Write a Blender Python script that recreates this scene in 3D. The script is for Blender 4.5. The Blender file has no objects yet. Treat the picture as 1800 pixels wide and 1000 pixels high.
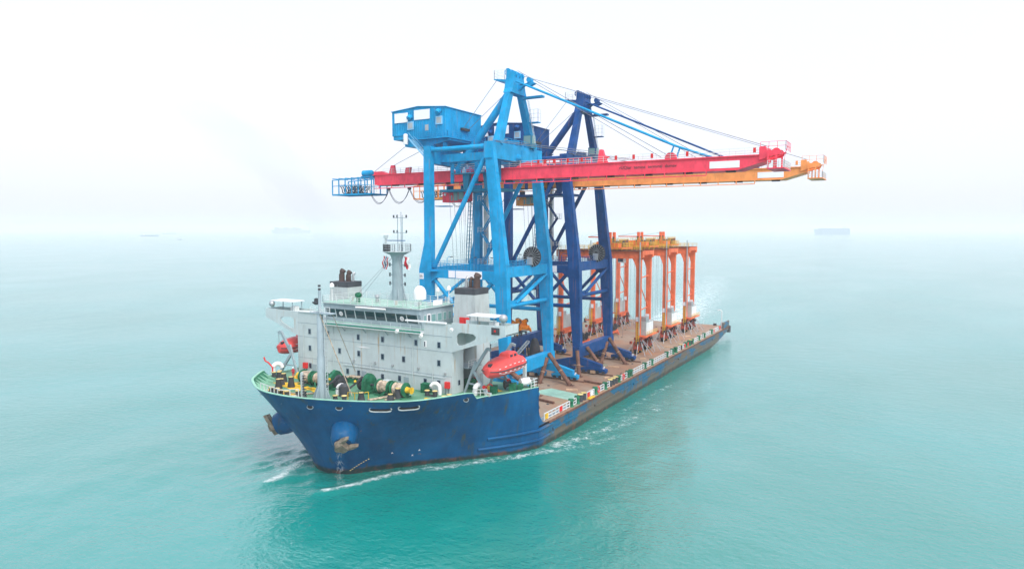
import bpy, math, random
import numpy as np
from mathutils import Vector, Matrix
from mathutils.geometry import tessellate_polygon

random.seed(11)
rng = np.random.default_rng(5)
SC = bpy.context.scene
COL = SC.collection
R = math.radians

# ------------------------------------------------------------------ camera
cam_data = bpy.data.cameras.new('camera')
cam_data.sensor_width = 36.0
cam_data.lens = 24.0
cam_data.clip_start = 0.5
cam_data.clip_end = 80000.0
camera = bpy.data.objects.new('camera', cam_data)
camera.location = (75.70, -73.45, 37.0)
camera.rotation_euler = (R(90 - 4.62), 0.0, R(30.35))
COL.objects.link(camera)
SC.camera = camera

# ------------------------------------------------------------------ sky, sun, exposure
SUN_EL, SUN_AZ = 52.0, 122.0          # sun azimuth measured from +Y, clockwise positive
world = bpy.data.worlds.new('World')
SC.world = world
world.use_nodes = True
wn, wl = world.node_tree.nodes, world.node_tree.links
wn.clear()
w_out = wn.new('ShaderNodeOutputWorld')
w_sky = wn.new('ShaderNodeTexSky')
w_sky.sky_type = 'NISHITA'
w_sky.sun_disc = False
w_sky.sun_elevation = R(SUN_EL)
w_sky.sun_rotation = R(SUN_AZ)
w_sky.dust_density = 6.0
w_sky.air_density = 1.0
w_bg = wn.new('ShaderNodeBackground')
w_bg.inputs['Strength'].default_value = 0.07
w_cloud = wn.new('ShaderNodeBackground')           # the even white overcast
w_cloud.inputs['Strength'].default_value = 0.72
w_tc = wn.new('ShaderNodeTexCoord')
w_noise = wn.new('ShaderNodeTexNoise')                # faint, large cloud structure over the whole dome
w_noise.inputs['Scale'].default_value = 1.6
w_noise.inputs['Detail'].default_value = 5.0
w_mix = wn.new('ShaderNodeMix')
w_mix.data_type = 'RGBA'
w_mix.inputs['A'].default_value = (0.835, 0.872, 1.0, 1)
w_mix.inputs['B'].default_value = (0.910, 0.936, 1.06, 1)
wl.new(w_tc.outputs['Generated'], w_noise.inputs['Vector'])
wl.new(w_noise.outputs['Fac'], w_mix.inputs['Factor'])
wl.new(w_mix.outputs['Result'], w_cloud.inputs['Color'])
w_add = wn.new('ShaderNodeAddShader')
wl.new(w_sky.outputs[0], w_bg.inputs['Color'])
wl.new(w_bg.outputs[0], w_add.inputs[0])
wl.new(w_cloud.outputs[0], w_add.inputs[1])
wl.new(w_add.outputs[0], w_out.inputs['Surface'])

sun_data = bpy.data.lights.new('sun', 'SUN')
sun_data.energy = 1.5
sun_data.angle = R(25)
sun_data.color = (1.0, 0.97, 0.93)
sun = bpy.data.objects.new('sun', sun_data)
_az, _el = R(SUN_AZ), R(SUN_EL)
sun_dir = Vector((math.sin(_az) * math.cos(_el), math.cos(_az) * math.cos(_el), math.sin(_el)))
sun.rotation_euler = (-sun_dir).to_track_quat('-Z', 'Y').to_euler()
sun.location = (0, 0, 200)
COL.objects.link(sun)

SC.view_settings.view_transform = 'Standard'
SC.view_settings.look = 'None'
SC.view_settings.gamma = 1.0
SC.view_settings.use_curve_mapping = False
SC.view_settings.exposure = 0.42
SC.cycles.use_denoising = True
SC.cycles.volume_bounces = 6
SC.cycles.max_bounces = 10
SC.cycles.diffuse_bounces = 3
SC.cycles.glossy_bounces = 3

# ------------------------------------------------------------------ helpers
OFF = {}          # object -> base point of the thing it belongs to


def V(*a):
    return Vector(a)


class MB:
    """collects shapes given in scene coordinates and links them as ONE mesh object"""

    def __init__(self):
        self.v, self.f = [], []

    def add(self, vs, fs):
        n = len(self.v)
        self.v += [Vector(p) for p in vs]
        self.f += [tuple(i + n for i in q) for q in fs]
        return self

    def box(self, x0, x1, y0, y1, z0, z1):
        return self.add([(x0, y0, z0), (x1, y0, z0), (x1, y1, z0), (x0, y1, z0),
                         (x0, y0, z1), (x1, y0, z1), (x1, y1, z1), (x0, y1, z1)],
                        [(0, 3, 2, 1), (4, 5, 6, 7), (0, 1, 5, 4), (1, 2, 6, 5), (2, 3, 7, 6), (3, 0, 4, 7)])

    def cbox(self, c, sx, sy, sz, rz=0.0, ry=0.0, rx=0.0):
        m = Matrix.Translation(Vector(c)) @ Matrix.Rotation(rz, 4, 'Z') @ Matrix.Rotation(ry, 4, 'Y') @ Matrix.Rotation(rx, 4, 'X')
        vs = [m @ Vector((a * sx / 2, b * sy / 2, d * sz / 2)) for d in (-1, 1) for a, b in ((-1, -1), (1, -1), (1, 1), (-1, 1))]
        return self.add(vs, [(0, 3, 2, 1), (4, 5, 6, 7), (0, 1, 5, 4), (1, 2, 6, 5), (2, 3, 7, 6), (3, 0, 4, 7)])

    def _frame(self, p, q, ref):
        d = (q - p)
        d = d.normalized() if d.length > 1e-9 else Vector((0, 0, 1))
        ref = Vector(ref)
        if abs(d.dot(ref)) > 0.98:
            ref = Vector((1, 0, 0)) if abs(d.x) < 0.9 else Vector((0, 1, 0))
        a = d.cross(ref).normalized()
        b = a.cross(d).normalized()
        return a, b

    def beam(self, p, q, w, h, w2=None, h2=None, ref=(0, 0, 1)):
        """rectangular bar p->q; w across, h along ref"""
        p, q = Vector(p), Vector(q)
        a, b = self._frame(p, q, ref)
        w2 = w if w2 is None else w2
        h2 = h if h2 is None else h2
        vs = []
        for c, ww, hh in ((p, w, h), (q, w2, h2)):
            vs += [c - a * ww / 2 - b * hh / 2, c + a * ww / 2 - b * hh / 2, c + a * ww / 2 + b * hh / 2, c - a * ww / 2 + b * hh / 2]
        return self.add(vs, [(0, 3, 2, 1), (4, 5, 6, 7), (0, 1, 5, 4), (1, 2, 6, 5), (2, 3, 7, 6), (3, 0, 4, 7)])

    def tube(self, p, q, r, r2=None, n=8):
        p, q = Vector(p), Vector(q)
        a, b = self._frame(p, q, (0, 0, 1))
        r2 = r if r2 is None else r2
        vs = []
        for c, rr in ((p, r), (q, r2)):
            for i in range(n):
                t = 2 * math.pi * i / n
                vs.append(c + a * (rr * math.cos(t)) + b * (rr * math.sin(t)))
        fs = [(i, (i + 1) % n, n + (i + 1) % n, n + i) for i in range(n)]
        fs += [tuple(range(n - 1, -1, -1)), tuple(range(n, 2 * n))]
        return self.add(vs, fs)

    def pipe(self, pts, r, n=6, r2=None):
        pts = [Vector(p) for p in pts]
        m = len(pts)
        vs = []
        for k, p in enumerate(pts):
            t = (pts[min(k + 1, m - 1)] - pts[max(k - 1, 0)])
            a, b = self._frame(Vector((0, 0, 0)), t, (0.05, 0.1, 1))
            rr = r if r2 is None else r + (r2 - r) * k / (m - 1)
            for i in range(n):
                th = 2 * math.pi * i / n
                vs.append(p + a * (rr * math.cos(th)) + b * (rr * math.sin(th)))
        fs = []
        for k in range(m - 1):
            for i in range(n):
                fs.append((k * n + i, k * n + (i + 1) % n, (k + 1) * n + (i + 1) % n, (k + 1) * n + i))
        fs += [tuple(range(n - 1, -1, -1)), tuple(range((m - 1) * n, m * n))]
        return self.add(vs, fs)

    def lathe(self, c, axis, prof, n=12):
        """prof: list of (radius, height along axis)"""
        c, axis = Vector(c), Vector(axis).normalized()
        a, b = self._frame(Vector((0, 0, 0)), axis, (0, 0, 1))
        vs, fs = [], []
        for rr, h in prof:
            for i in range(n):
                t = 2 * math.pi * i / n
                vs.append(c + axis * h + a * (rr * math.cos(t)) + b * (rr * math.sin(t)))
        for k in range(len(prof) - 1):
            for i in range(n):
                fs.append((k * n + i, k * n + (i + 1) % n, (k + 1) * n + (i + 1) % n, (k + 1) * n + i))
        fs += [tuple(range(n - 1, -1, -1)), tuple(range((len(prof) - 1) * n, len(prof) * n))]
        return self.add(vs, fs)

    def sphere(self, c, r, n=10, sz=1.0):
        prof = [(max(1e-3, r * math.sin(math.pi * k / n)), -r * sz * math.cos(math.pi * k / n)) for k in range(n + 1)]
        return self.lathe(c, (0, 0, 1), prof, n + 2)

    def plate(self, outer, holes, ext):
        """flat polygon with holes, given in 3D, extruded by ext"""
        ext = Vector(ext)
        loops = [[Vector(p) for p in outer]] + [[Vector(p) for p in h] for h in holes]
        flat = [p for l in loops for p in l]
        tris = tessellate_polygon(loops)
        n = len(flat)
        fs = [tuple(t) for t in tris] + [tuple(i + n for i in reversed(t)) for t in tris]
        k = 0
        for l in loops:
            m = len(l)
            for i in range(m):
                a, b = k + i, k + (i + 1) % m
                fs.append((a, b, b + n, a + n))
            k += m
        return self.add(flat + [p + ext for p in flat], fs)

    def loft(self, rings, closed=True, caps=True):
        m = len(rings[0])
        vs = [p for r_ in rings for p in r_]
        fs = []
        for k in range(len(rings) - 1):
            for i in range(m if closed else m - 1):
                fs.append((k * m + i, k * m + (i + 1) % m, (k + 1) * m + (i + 1) % m, (k + 1) * m + i))
        if caps:
            fs += [tuple(range(m - 1, -1, -1)), tuple(range((len(rings) - 1) * m, len(rings) * m))]
        return self.add(vs, fs)

    def build(self, name, mat, parent=None, smooth=False, label=None, kind=None):
        off = OFF.get(parent, Vector((0, 0, 0)))
        me = bpy.data.meshes.new(name)
        me.from_pydata([tuple(p - off) for p in self.v], [], self.f)
        me.update()
        import bmesh
        bm = bmesh.new()
        bm.from_mesh(me)
        bmesh.ops.recalc_face_normals(bm, faces=bm.faces)
        bm.to_mesh(me)
        bm.free()
        if smooth:
            me.polygons.foreach_set('use_smooth', [True] * len(me.polygons))
            try:
                me.set_sharp_from_angle(angle=R(40))
            except Exception:
                pass
        me.materials.append(mat)
        o = bpy.data.objects.new(name, me)
        COL.objects.link(o)
        if parent is not None:
            o.parent = parent
            OFF[o] = off
        if label:
            o['label'] = label
        if kind:
            o['kind'] = kind
        return o


def thing(name, label, cat, loc=(0, 0, 0), group=None):
    o = bpy.data.objects.new(name, None)
    o.empty_display_size = 1.0
    o.location = loc
    COL.objects.link(o)
    OFF[o] = Vector(loc)
    o['label'] = label
    o['category'] = cat
    if group:
        o['group'] = group
    return o


def tag(o, label, cat, group=None):
    o['label'] = label
    o['category'] = cat
    if group:
        o['group'] = group
    return o


def copy_tree(o, parent=None, delta=None, label=None):
    c = o.copy()
    COL.objects.link(c)
    c.parent = parent
    if delta is not None:
        c.location = Vector(o.location) + Vector(delta)
    if label:
        c['label'] = label
    for ch in list(o.children):
        copy_tree(ch, c)
    return c


def railing(mb, pts, h=1.1, step=1.6, r=0.035, rails=3):
    pts = [Vector(p) for p in pts]
    for a, b in zip(pts[:-1], pts[1:]):
        L = (b - a).length
        n = max(1, round(L / step))
        for i in range(n + 1):
            p = a.lerp(b, i / n)
            mb.beam(p, p + V(0, 0, h), r * 2, r * 2)
        for k in range(rails):
            z = h * (k + 1) / rails
            mb.beam(a + V(0, 0, z), b + V(0, 0, z), r * 1.7, r * 1.7)
    return mb


def ladder(mb, p, q, side=(0.25, 0, 0), step=0.6, r=0.04):
    p, q, s = Vector(p), Vector(q), Vector(side)
    mb.beam(p - s, q - s, r * 2, r * 2)
    mb.beam(p + s, q + s, r * 2, r * 2)
    n = max(2, int((q - p).length / step))
    for i in range(1, n):
        c = p.lerp(q, i / n)
        mb.beam(c - s, c + s, r * 1.5, r * 1.5)
    return mb


def text_mesh(name, body, size, mat, parent, origin, xdir, zdir, thick=0.01):
    cu = bpy.data.curves.new(name, 'FONT')
    cu.body = body
    cu.size = size
    cu.extrude = thick
    tmp = bpy.data.objects.new(name + '_tmp', cu)
    COL.objects.link(tmp)
    dg = bpy.context.evaluated_depsgraph_get()
    me = bpy.data.meshes.new_from_object(tmp.evaluated_get(dg))
    bpy.data.objects.remove(tmp)
    x, z = Vector(xdir).normalized(), Vector(zdir).normalized()
    n = x.cross(z)
    off = OFF.get(parent, Vector((0, 0, 0)))
    o0 = Vector(origin) - off
    for vt in me.vertices:
        c = vt.co.copy()
        vt.co = o0 + x * c.x + z * c.y + n * c.z
    me.name = name
    me.materials.clear()
    me.materials.append(mat)
    o = bpy.data.objects.new(name, me)
    COL.objects.link(o)
    o.parent = parent
    OFF[o] = off
    return o


# ------------------------------------------------------------------ materials
def _mat(name):
    m = bpy.data.materials.new(name)
    m.use_nodes = True
    nt = m.node_tree
    b = nt.nodes['Principled BSDF']
    return m, nt, b


def _mix(nt, fac, a, b):
    n = nt.nodes.new('ShaderNodeMix')
    n.data_type = 'RGBA'
    for sock, val in ((n.inputs['Factor'], fac), (n.inputs['A'], a), (n.inputs['B'], b)):
        if hasattr(val, 'is_output'):
            nt.links.new(val, sock)
        elif isinstance(val, tuple):
            sock.default_value = val if len(val) == 4 else (*val, 1)
        else:
            sock.default_value = val
    return n.outputs['Result']


def _noise(nt, vec, scale, detail=4.0, rough=0.55, stretch=None):
    if stretch is not None:
        mp = nt.nodes.new('ShaderNodeMapping')
        mp.inputs['Scale'].default_value = stretch
        nt.links.new(vec, mp.inputs['Vector'])
        vec = mp.outputs[0]
    n = nt.nodes.new('ShaderNodeTexNoise')
    n.inputs['Scale'].default_value = scale
    n.inputs['Detail'].default_value = detail
    n.inputs['Roughness'].default_value = rough
    nt.links.new(vec, n.inputs['Vector'])
    return n.outputs['Fac']


def _ramp(nt, val, lo, hi, a=0.0, b=1.0):
    n = nt.nodes.new('ShaderNodeMapRange')
    n.interpolation_type = 'SMOOTHSTEP'
    n.inputs['From Min'].default_value = lo
    n.inputs['From Max'].default_value = hi
    n.inputs['To Min'].default_value = a
    n.inputs['To Max'].default_value = b
    nt.links.new(val, n.inputs['Value'])
    return n.outputs['Result']


def _math(nt, op, a, b=0.0):
    n = nt.nodes.new('ShaderNodeMath')
    n.operation = op
    for i, val in enumerate((a, b)):
        if hasattr(val, 'is_output'):
            nt.links.new(val, n.inputs[i])
        else:
            n.inputs[i].default_value = val
    return n.outputs[0]


def paint(name, col, rough=0.45, var=0.18, rust=0.0, streak=0.0, dirt=0.0, scale=0.35, metallic=0.0,
          rustcol=(0.28, 0.11, 0.04)):
    """painted steel: patchy fade, vertical run-off streaks and rust spots with a shape of their own"""
    m, nt, b = _mat(name)
    tc = nt.nodes.new('ShaderNodeTexCoord').outputs['Object']
    n1 = _noise(nt, tc, scale, 5.0, 0.6)
    lo = tuple(c * (1 - var) for c in col)
    hi = tuple(min(1.0, c * (1 + var * 0.7) + 0.02 * var) for c in col)
    c = _mix(nt, _ramp(nt, n1, 0.3, 0.7), lo, hi)
    if dirt > 0:
        n2 = _noise(nt, tc, 1.3, 6.0, 0.7, stretch=(1.0, 1.0, 0.25))
        c = _mix(nt, _math(nt, 'MULTIPLY', _ramp(nt, n2, 0.48, 0.72), dirt), c, tuple(0.35 * x + 0.02 for x in col))
    if streak > 0:
        n3 = _noise(nt, tc, 1.0, 4.0, 0.65, stretch=(1.6, 1.6, 0.07))
        n4 = _noise(nt, tc, 0.35, 2.0, 0.5)
        msk = _math(nt, 'MULTIPLY', _ramp(nt, n3, 0.55, 0.72), _ramp(nt, n4, 0.42, 0.58))
        c = _mix(nt, _math(nt, 'MULTIPLY', msk, streak), c, rustcol)
    if rust > 0:
        n5 = _noise(nt, tc, 0.9, 7.0, 0.72)
        c = _mix(nt, _math(nt, 'MULTIPLY', _ramp(nt, n5, 0.60, 0.68), rust), c, rustcol)
    nt.links.new(c, b.inputs['Base Color'])
    nr = _noise(nt, tc, 0.8, 3.0)
    nt.links.new(_ramp(nt, nr, 0.2, 0.8, max(0.05, rough - 0.1), min(1, rough + 0.15)), b.inputs['Roughness'])
    b.inputs['Metallic'].default_value = metallic
    b.inputs['Specular IOR Level'].default_value = 0.14
    return m


MAT = {
    'sky_blue': paint('light_blue_paint', (0.0, 0.300, 0.60), 0.42, 0.18, rust=0.16, streak=0.4, dirt=0.3),
    'navy': paint('navy_paint', (0.0, 0.060, 0.225), 0.42, 0.24, rust=0.16, streak=0.35, dirt=0.35),
    'red': paint('red_paint', (0.90, 0.065, 0.115), 0.45, 0.16, dirt=0.35, streak=0.25),
    'orange': paint('orange_paint', (0.95, 0.33, 0.10), 0.45, 0.16, dirt=0.3, streak=0.25),
    'rtg': paint('gantry_orange_paint', (0.80, 0.165, 0.065), 0.5, 0.22, rust=0.25, streak=0.3, dirt=0.45),
    'rtg_dark': paint('grimy_gantry_bogie_paint', (0.34, 0.06, 0.035), 0.6, 0.45, rust=0.5, dirt=0.8, scale=1.2),
    'spreader': paint('amber_paint', (0.80, 0.25, 0.01), 0.45, 0.2, rust=0.2, dirt=0.4),
    'grey': paint('pale_grey_ship_paint', (0.475, 0.555, 0.57), 0.5, 0.07, rust=0.10, streak=0.75, dirt=0.16,
                  rustcol=(0.36, 0.22, 0.09)),
    'grey_dark': paint('mid_grey_paint', (0.29, 0.37, 0.41), 0.5, 0.12, dirt=0.2),
    'funnel': paint('funnel_grey_paint', (0.42, 0.47, 0.47), 0.55, 0.1, streak=0.3, dirt=0.3),
    'charcoal': paint('charcoal_paint', (0.055, 0.06, 0.07), 0.5, 0.25, dirt=0.3, rust=0.2),
    'black': paint('black_rubber', (0.018, 0.018, 0.02), 0.7, 0.2),
    'green': paint('deck_green_paint', (0.012, 0.15, 0.075), 0.5, 0.4, rust=0.45, dirt=0.7, scale=0.9),
    'bul_green': paint('bulwark_green_paint', (0.015, 0.17, 0.09), 0.5, 0.25, rust=0.12, dirt=0.3),
    'rim_green': paint('pale_green_rim', (0.28, 0.55, 0.42), 0.5, 0.15, rust=0.3),
    'white': paint('white_paint', (0.78, 0.79, 0.80), 0.4, 0.05, dirt=0.12),
    'board': paint('blank_white_board', (0.86, 0.85, 0.88), 0.5, 0.03),
    'rail_white': paint('railing_white', (0.62, 0.66, 0.66), 0.5, 0.1, rust=0.2),
    'rail_grey': paint('railing_grey', (0.45, 0.52, 0.55), 0.5, 0.1),
    'yellow': paint('yellow_paint', (0.75, 0.47, 0.03), 0.55, 0.3, rust=0.35, dirt=0.5, scale=0.9),
    'rtg_yellow': paint('railing_yellow', (0.72, 0.45, 0.05), 0.5, 0.2),
    'lifeboat': paint('lifeboat_red', (0.72, 0.085, 0.08), 0.38, 0.1, dirt=0.12),
    'fire_red': paint('fire_red_paint', (0.65, 0.03, 0.03), 0.4, 0.15),
    'coverall': paint('red_coverall', (0.45, 0.015, 0.03), 0.8, 0.15),
    'rope': paint('mooring_rope', (0.46, 0.38, 0.29), 0.9, 0.45, dirt=0.7, scale=1.8),
    'wire': paint('steel_wire', (0.20, 0.21, 0.24), 0.5, 0.2),
    'lamp': paint('galvanised_steel', (0.42, 0.45, 0.47), 0.4, 0.15, metallic=0.5),
    'rusty': paint('rusty_steel_pipe', (0.17, 0.085, 0.06), 0.75, 0.45, rust=0.6, dirt=0.5, scale=0.8, rustcol=(0.30, 0.15, 0.09)),
    'timber': paint('bare_timber_blocks', (0.52, 0.36, 0.24), 0.8, 0.25, dirt=0.3),
    'pale_blue': paint('pale_blue_paint', (0.25, 0.55, 0.80), 0.4, 0.1),
    'exhaust': paint('burnt_exhaust_steel', (0.08, 0.055, 0.05), 0.6, 0.4, rust=0.4),
    'far_blue': paint('distant_blue_hull', (0.10, 0.18, 0.34), 0.6, 0.2),
    'far_grey': paint('distant_grey_hull', (0.20, 0.24, 0.30), 0.6, 0.2),
    'far_white': paint('distant_white_house', (0.75, 0.75, 0.75), 0.6, 0.1),
    'anchor': paint('muddy_anchor_steel', (0.20, 0.17, 0.13), 0.75, 0.4, rust=0.5, dirt=0.6, scale=1.2),
    'ledge': paint('dark_green_strip', (0.02, 0.22, 0.16), 0.5, 0.15),
}


def glass_mat(name, col, rough=0.06):
    m, nt, b = _mat(name)
    b.inputs['Base Color'].default_value = (*col, 1)
    b.inputs['Roughness'].default_value = rough
    b.inputs['IOR'].default_value = 1.5
    return m


MAT['pane'] = glass_mat('dark_window_glass', (0.015, 0.03, 0.06))
MAT['bridge_pane'] = glass_mat('bridge_window_glass', (0.010, 0.045, 0.055), 0.03)
MAT['cab_pane'] = glass_mat('cab_window_glass', (0.16, 0.32, 0.32), 0.05)


def hull_material():
    m, nt, b = _mat('weathered_hull_paint')
    tcn = nt.nodes.new('ShaderNodeTexCoord')
    tc = tcn.outputs['Object']
    sep = nt.nodes.new('ShaderNodeSeparateXYZ')
    nt.links.new(tc, sep.inputs[0])
    y, z = sep.outputs['Y'], sep.outputs['Z']
    aft = _ramp(nt, _math(nt, 'ADD', y, _math(nt, 'MULTIPLY', _noise(nt, tc, 0.4, 3.0), 4.0)), 28.0, 33.0)
    big = _noise(nt, tc, 0.09, 4.0, 0.6)
    blue = _mix(nt, _ramp(nt, big, 0.3, 0.7), (0.0, 0.045, 0.130), (0.0, 0.105, 0.270))
    # faint plate joints and scuffs in the fresh blue paint
    sc1 = _noise(nt, tc, 0.6, 8.0, 0.75, stretch=(1.0, 1.0, 2.5))
    fade = _noise(nt, tc, 0.5, 5.0, 0.65, stretch=(1.0, 1.0, 0.12))
    blue = _mix(nt, _math(nt, 'MULTIPLY', _ramp(nt, fade, 0.45, 0.75), 0.5), blue, (0.0, 0.105, 0.26))
    blue = _mix(nt, _math(nt, 'MULTIPLY', _ramp(nt, sc1, 0.60, 0.70), 0.4), blue, (0.07, 0.16, 0.21))
    # old patched paint on the midbody: plate-wise blocks of faded blue, grey and brown
    vo = nt.nodes.new('ShaderNodeTexVoronoi')
    vo.distance = 'CHEBYCHEV'
    vo.inputs['Scale'].default_value = 0.22
    mp = nt.nodes.new('ShaderNodeMapping')
    mp.inputs['Scale'].default_value = (0.2, 1.0, 1.9)
    nt.links.new(tc, mp.inputs['Vector'])
    nt.links.new(mp.outputs[0], vo.inputs['Vector'])
    sv = nt.nodes.new('ShaderNodeSeparateColor')
    nt.links.new(vo.outputs['Color'], sv.inputs[0])
    streak = _noise(nt, tc, 1.0, 5.0, 0.7, stretch=(1.2, 1.2, 0.10))
    blend = _math(nt, 'ADD', _math(nt, 'MULTIPLY', sv.outputs[0], 0.55), _math(nt, 'MULTIPLY', streak, 0.75))
    # the upper strakes keep more of their blue, the lower ones are worn
    blend = _math(nt, 'ADD', blend, _ramp(nt, z, 0.6, 3.4, 0.10, -0.20))
    worn = _mix(nt, _ramp(nt, blend, 0.36, 0.66), (0.006, 0.115, 0.225), (0.135, 0.108, 0.080))
    worn = _mix(nt, _math(nt, 'MULTIPLY', _ramp(nt, streak, 0.56, 0.72), 0.6), worn, (0.23, 0.13, 0.08))
    c = _mix(nt, aft, blue, worn)
    # run-off stains below the fairleads and scuppers of the bow
    st = _noise(nt, tc, 1.0, 4.0, 0.6, stretch=(0.9, 0.9, 0.06))
    st2 = _noise(nt, tc, 0.22, 2.0, 0.5)
    stm = _math(nt, 'MULTIPLY', _ramp(nt, st, 0.55, 0.70), _ramp(nt, st2, 0.44, 0.56))
    c = _mix(nt, _math(nt, 'MULTIPLY', stm, 0.75), c, (0.05, 0.06, 0.035))
    sp = _noise(nt, tc, 0.75, 8.0, 0.8)
    c = _mix(nt, _math(nt, 'MULTIPLY', _ramp(nt, sp, 0.645, 0.69), 0.8), c, (0.30, 0.14, 0.06))
    # fouled boot-topping at the waterline
    edge = _math(nt, 'ADD', z, _math(nt, 'MULTIPLY', _math(nt, 'SUBTRACT', _noise(nt, tc, 0.5, 6.0, 0.7), 0.5), 1.1))
    foul = _mix(nt, _ramp(nt, _noise(nt, tc, 0.8, 5.0), 0.45, 0.65), (0.018, 0.035, 0.028), (0.11, 0.05, 0.03))
    c = _mix(nt, _ramp(nt, edge, 0.55, 1.15, 0.92, 0.0), c, foul)
    cmb = nt.nodes.new('ShaderNodeCombineXYZ')
    nt.links.new(_math(nt, 'ADD', y, _math(nt, 'MULTIPLY', sep.outputs['X'], 0.6)), cmb.inputs[0])
    nt.links.new(z, cmb.inputs[1])
    br = nt.nodes.new('ShaderNodeTexBrick')
    br.inputs['Scale'].default_value = 1.0
    br.inputs['Brick Width'].default_value = 7.5
    br.inputs['Row Height'].default_value = 2.1
    br.inputs['Mortar Size'].default_value = 0.05
    br.inputs['Mortar Smooth'].default_value = 0.6
    nt.links.new(cmb.outputs[0], br.inputs['Vector'])
    c = _mix(nt, _math(nt, 'MULTIPLY', br.outputs['Fac'], 0.28), c, (0.03, 0.07, 0.10))
    nt.links.new(c, b.inputs['Base Color'])
    b.inputs['Roughness'].default_value = 0.42
    b.inputs['Specular IOR Level'].default_value = 0.15
    bp = nt.nodes.new('ShaderNodeBump')
    bp.inputs['Strength'].default_value = 0.25
    bp.inputs['Distance'].default_value = 0.12
    nt.links.new(_noise(nt, tc, 0.45, 3.0, stretch=(1, 1, 0.8)), bp.inputs['Height'])
    nt.links.new(bp.outputs[0], b.inputs['Normal'])
    return m


def main_deck_material():
    m, nt, b = _mat('worn_cargo_deck')
    tc = nt.nodes.new('ShaderNodeTexCoord').outputs['Object']
    n1 = _noise(nt, tc, 0.10, 6.0, 0.65)
    n2 = _noise(nt, tc, 0.5, 8.0, 0.75)
    n3 = _noise(nt, tc, 0.055, 4.0, 0.6)
    n4 = _noise(nt, tc, 0.25, 6.0, 0.7, stretch=(0.3, 1.6, 1))
    c = _mix(nt, _ramp(nt, n1, 0.35, 0.65), (0.29, 0.165, 0.10), (0.31, 0.24, 0.175))
    c = _mix(nt, _math(nt, 'MULTIPLY', _ramp(nt, n3, 0.52, 0.66), 0.75), c, (0.42, 0.19, 0.085))
    c = _mix(nt, _math(nt, 'MULTIPLY', _ramp(nt, n2, 0.53, 0.66), 0.75), c, (0.095, 0.065, 0.05))
    c = _mix(nt, _math(nt, 'MULTIPLY', _ramp(nt, n4, 0.60, 0.74), 0.5), c, (0.50, 0.47, 0.44))
    c = _mix(nt, _math(nt, 'MULTIPLY', _ramp(nt, _noise(nt, tc, 0.07, 3.0), 0.60, 0.68), 0.5), c, (0.16, 0.30, 0.22))
    sc = _noise(nt, tc, 2.2, 6.0, 0.8)
    c = _mix(nt, _math(nt, 'MULTIPLY', _ramp(nt, sc, 0.64, 0.70), 0.7), c, (0.05, 0.04, 0.035))
    ln = _noise(nt, tc, 0.6, 5.0, 0.7, stretch=(0.12, 3.0, 1))
    c = _mix(nt, _math(nt, 'MULTIPLY', _ramp(nt, ln, 0.62, 0.70), 0.45), c, (0.12, 0.09, 0.075))
    nt.links.new(c, b.inputs['Base Color'])
    b.inputs['Roughness'].default_value = 0.7
    return m


def fore_deck_material():
    m, nt, b = _mat('worn_green_deck')
    tc = nt.nodes.new('ShaderNodeTexCoord').outputs['Object']
    n1 = _noise(nt, tc, 0.25, 5.0, 0.65)
    n2 = _noise(nt, tc, 1.1, 7.0, 0.75)
    c = _mix(nt, _ramp(nt, n1, 0.3, 0.7), (0.05, 0.22, 0.115), (0.15, 0.32, 0.21))
    c = _mix(nt, _math(nt, 'MULTIPLY', _ramp(nt, n2, 0.58, 0.72), 0.6), c, (0.16, 0.13, 0.09))
    nt.links.new(c, b.inputs['Base Color'])
    b.inputs['Roughness'].default_value = 0.5
    return m


MAT['hull'] = hull_material()
MAT['cargo_deck'] = main_deck_material()
MAT['fore_deck'] = fore_deck_material()
MAT['top_deck'] = paint('pale_green_top_deck', (0.30, 0.52, 0.42), 0.35, 0.2, rust=0.15, dirt=0.2)

# ------------------------------------------------------------------ sea
def spaced(lo, hi, d, grow, far):
    mid = list(np.arange(lo, hi + 1e-6, d))
    out, s, p = [], d, mid[-1]
    while p < far:
        s *= grow
        p += s
        out.append(min(p, far))
    neg, s, p = [], d, mid[0]
    while p > -far:
        s *= grow
        p -= s
        neg.append(max(p, -far))
    return np.array(neg[::-1] + mid + out)


def poly_dist(px, py, line):
    """distance to a polyline and the position (0..1) along it"""
    best = np.full(px.shape, 1e9)
    along = np.zeros(px.shape)
    L = len(line) - 1
    for k in range(L):
        (ax, ay), (bx, by) = line[k], line[k + 1]
        dx, dy = bx - ax, by - ay
        t = np.clip(((px - ax) * dx + (py - ay) * dy) / (dx * dx + dy * dy), 0, 1)
        d = np.hypot(px - ax - t * dx, py - ay - t * dy)
        w = d < best
        best = np.where(w, d, best)
        along = np.where(w, (k + t) / L, along)
    return best, along


PORT_FOAM = [(5.0, -6.2), (6.1, -4.4), (6.9, -2.4), (7.9, 1.0), (9.2, 4.7), (11.4, 7.6), (15.6, 12.2), (19.6, 17.8),
             (23.9, 23.7), (27.0, 28.8), (30.0, 35.0), (32.5, 43.6)]
STB_FOAM = [(-4.2, -7.6), (-4.2, -5.8), (-4.6, -4.0), (-6.0, 0.0), (-8.2, 4.6), (-13.0, 11.0), (-22.0, 20.0), (-30.0, 32.0)]
PORT_SIDE = [(1.0, 0.3), (7.2, 5.2), (15.2, 14.2), (21.5, 21.8), (24.2, 27.0), (24.6, 34.0), (25.4, 44.0), (26.5, 60.0), (27.5, 90.0)]
PORT_WASH = [(24.5, 28.0), (26.5, 36.0), (28.5, 46.0), (31.0, 60.0), (33.5, 80.0), (36.0, 110.0)]
STERN = [(-2.0, 168.0), (-8.0, 200.0), (-16.0, 250.0), (-30.0, 330.0), (-60.0, 480.0)]
STERN_W = [(6.0, 172.0), (18.0, 230.0), (40.0, 330.0), (80.0, 520.0)]


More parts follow.
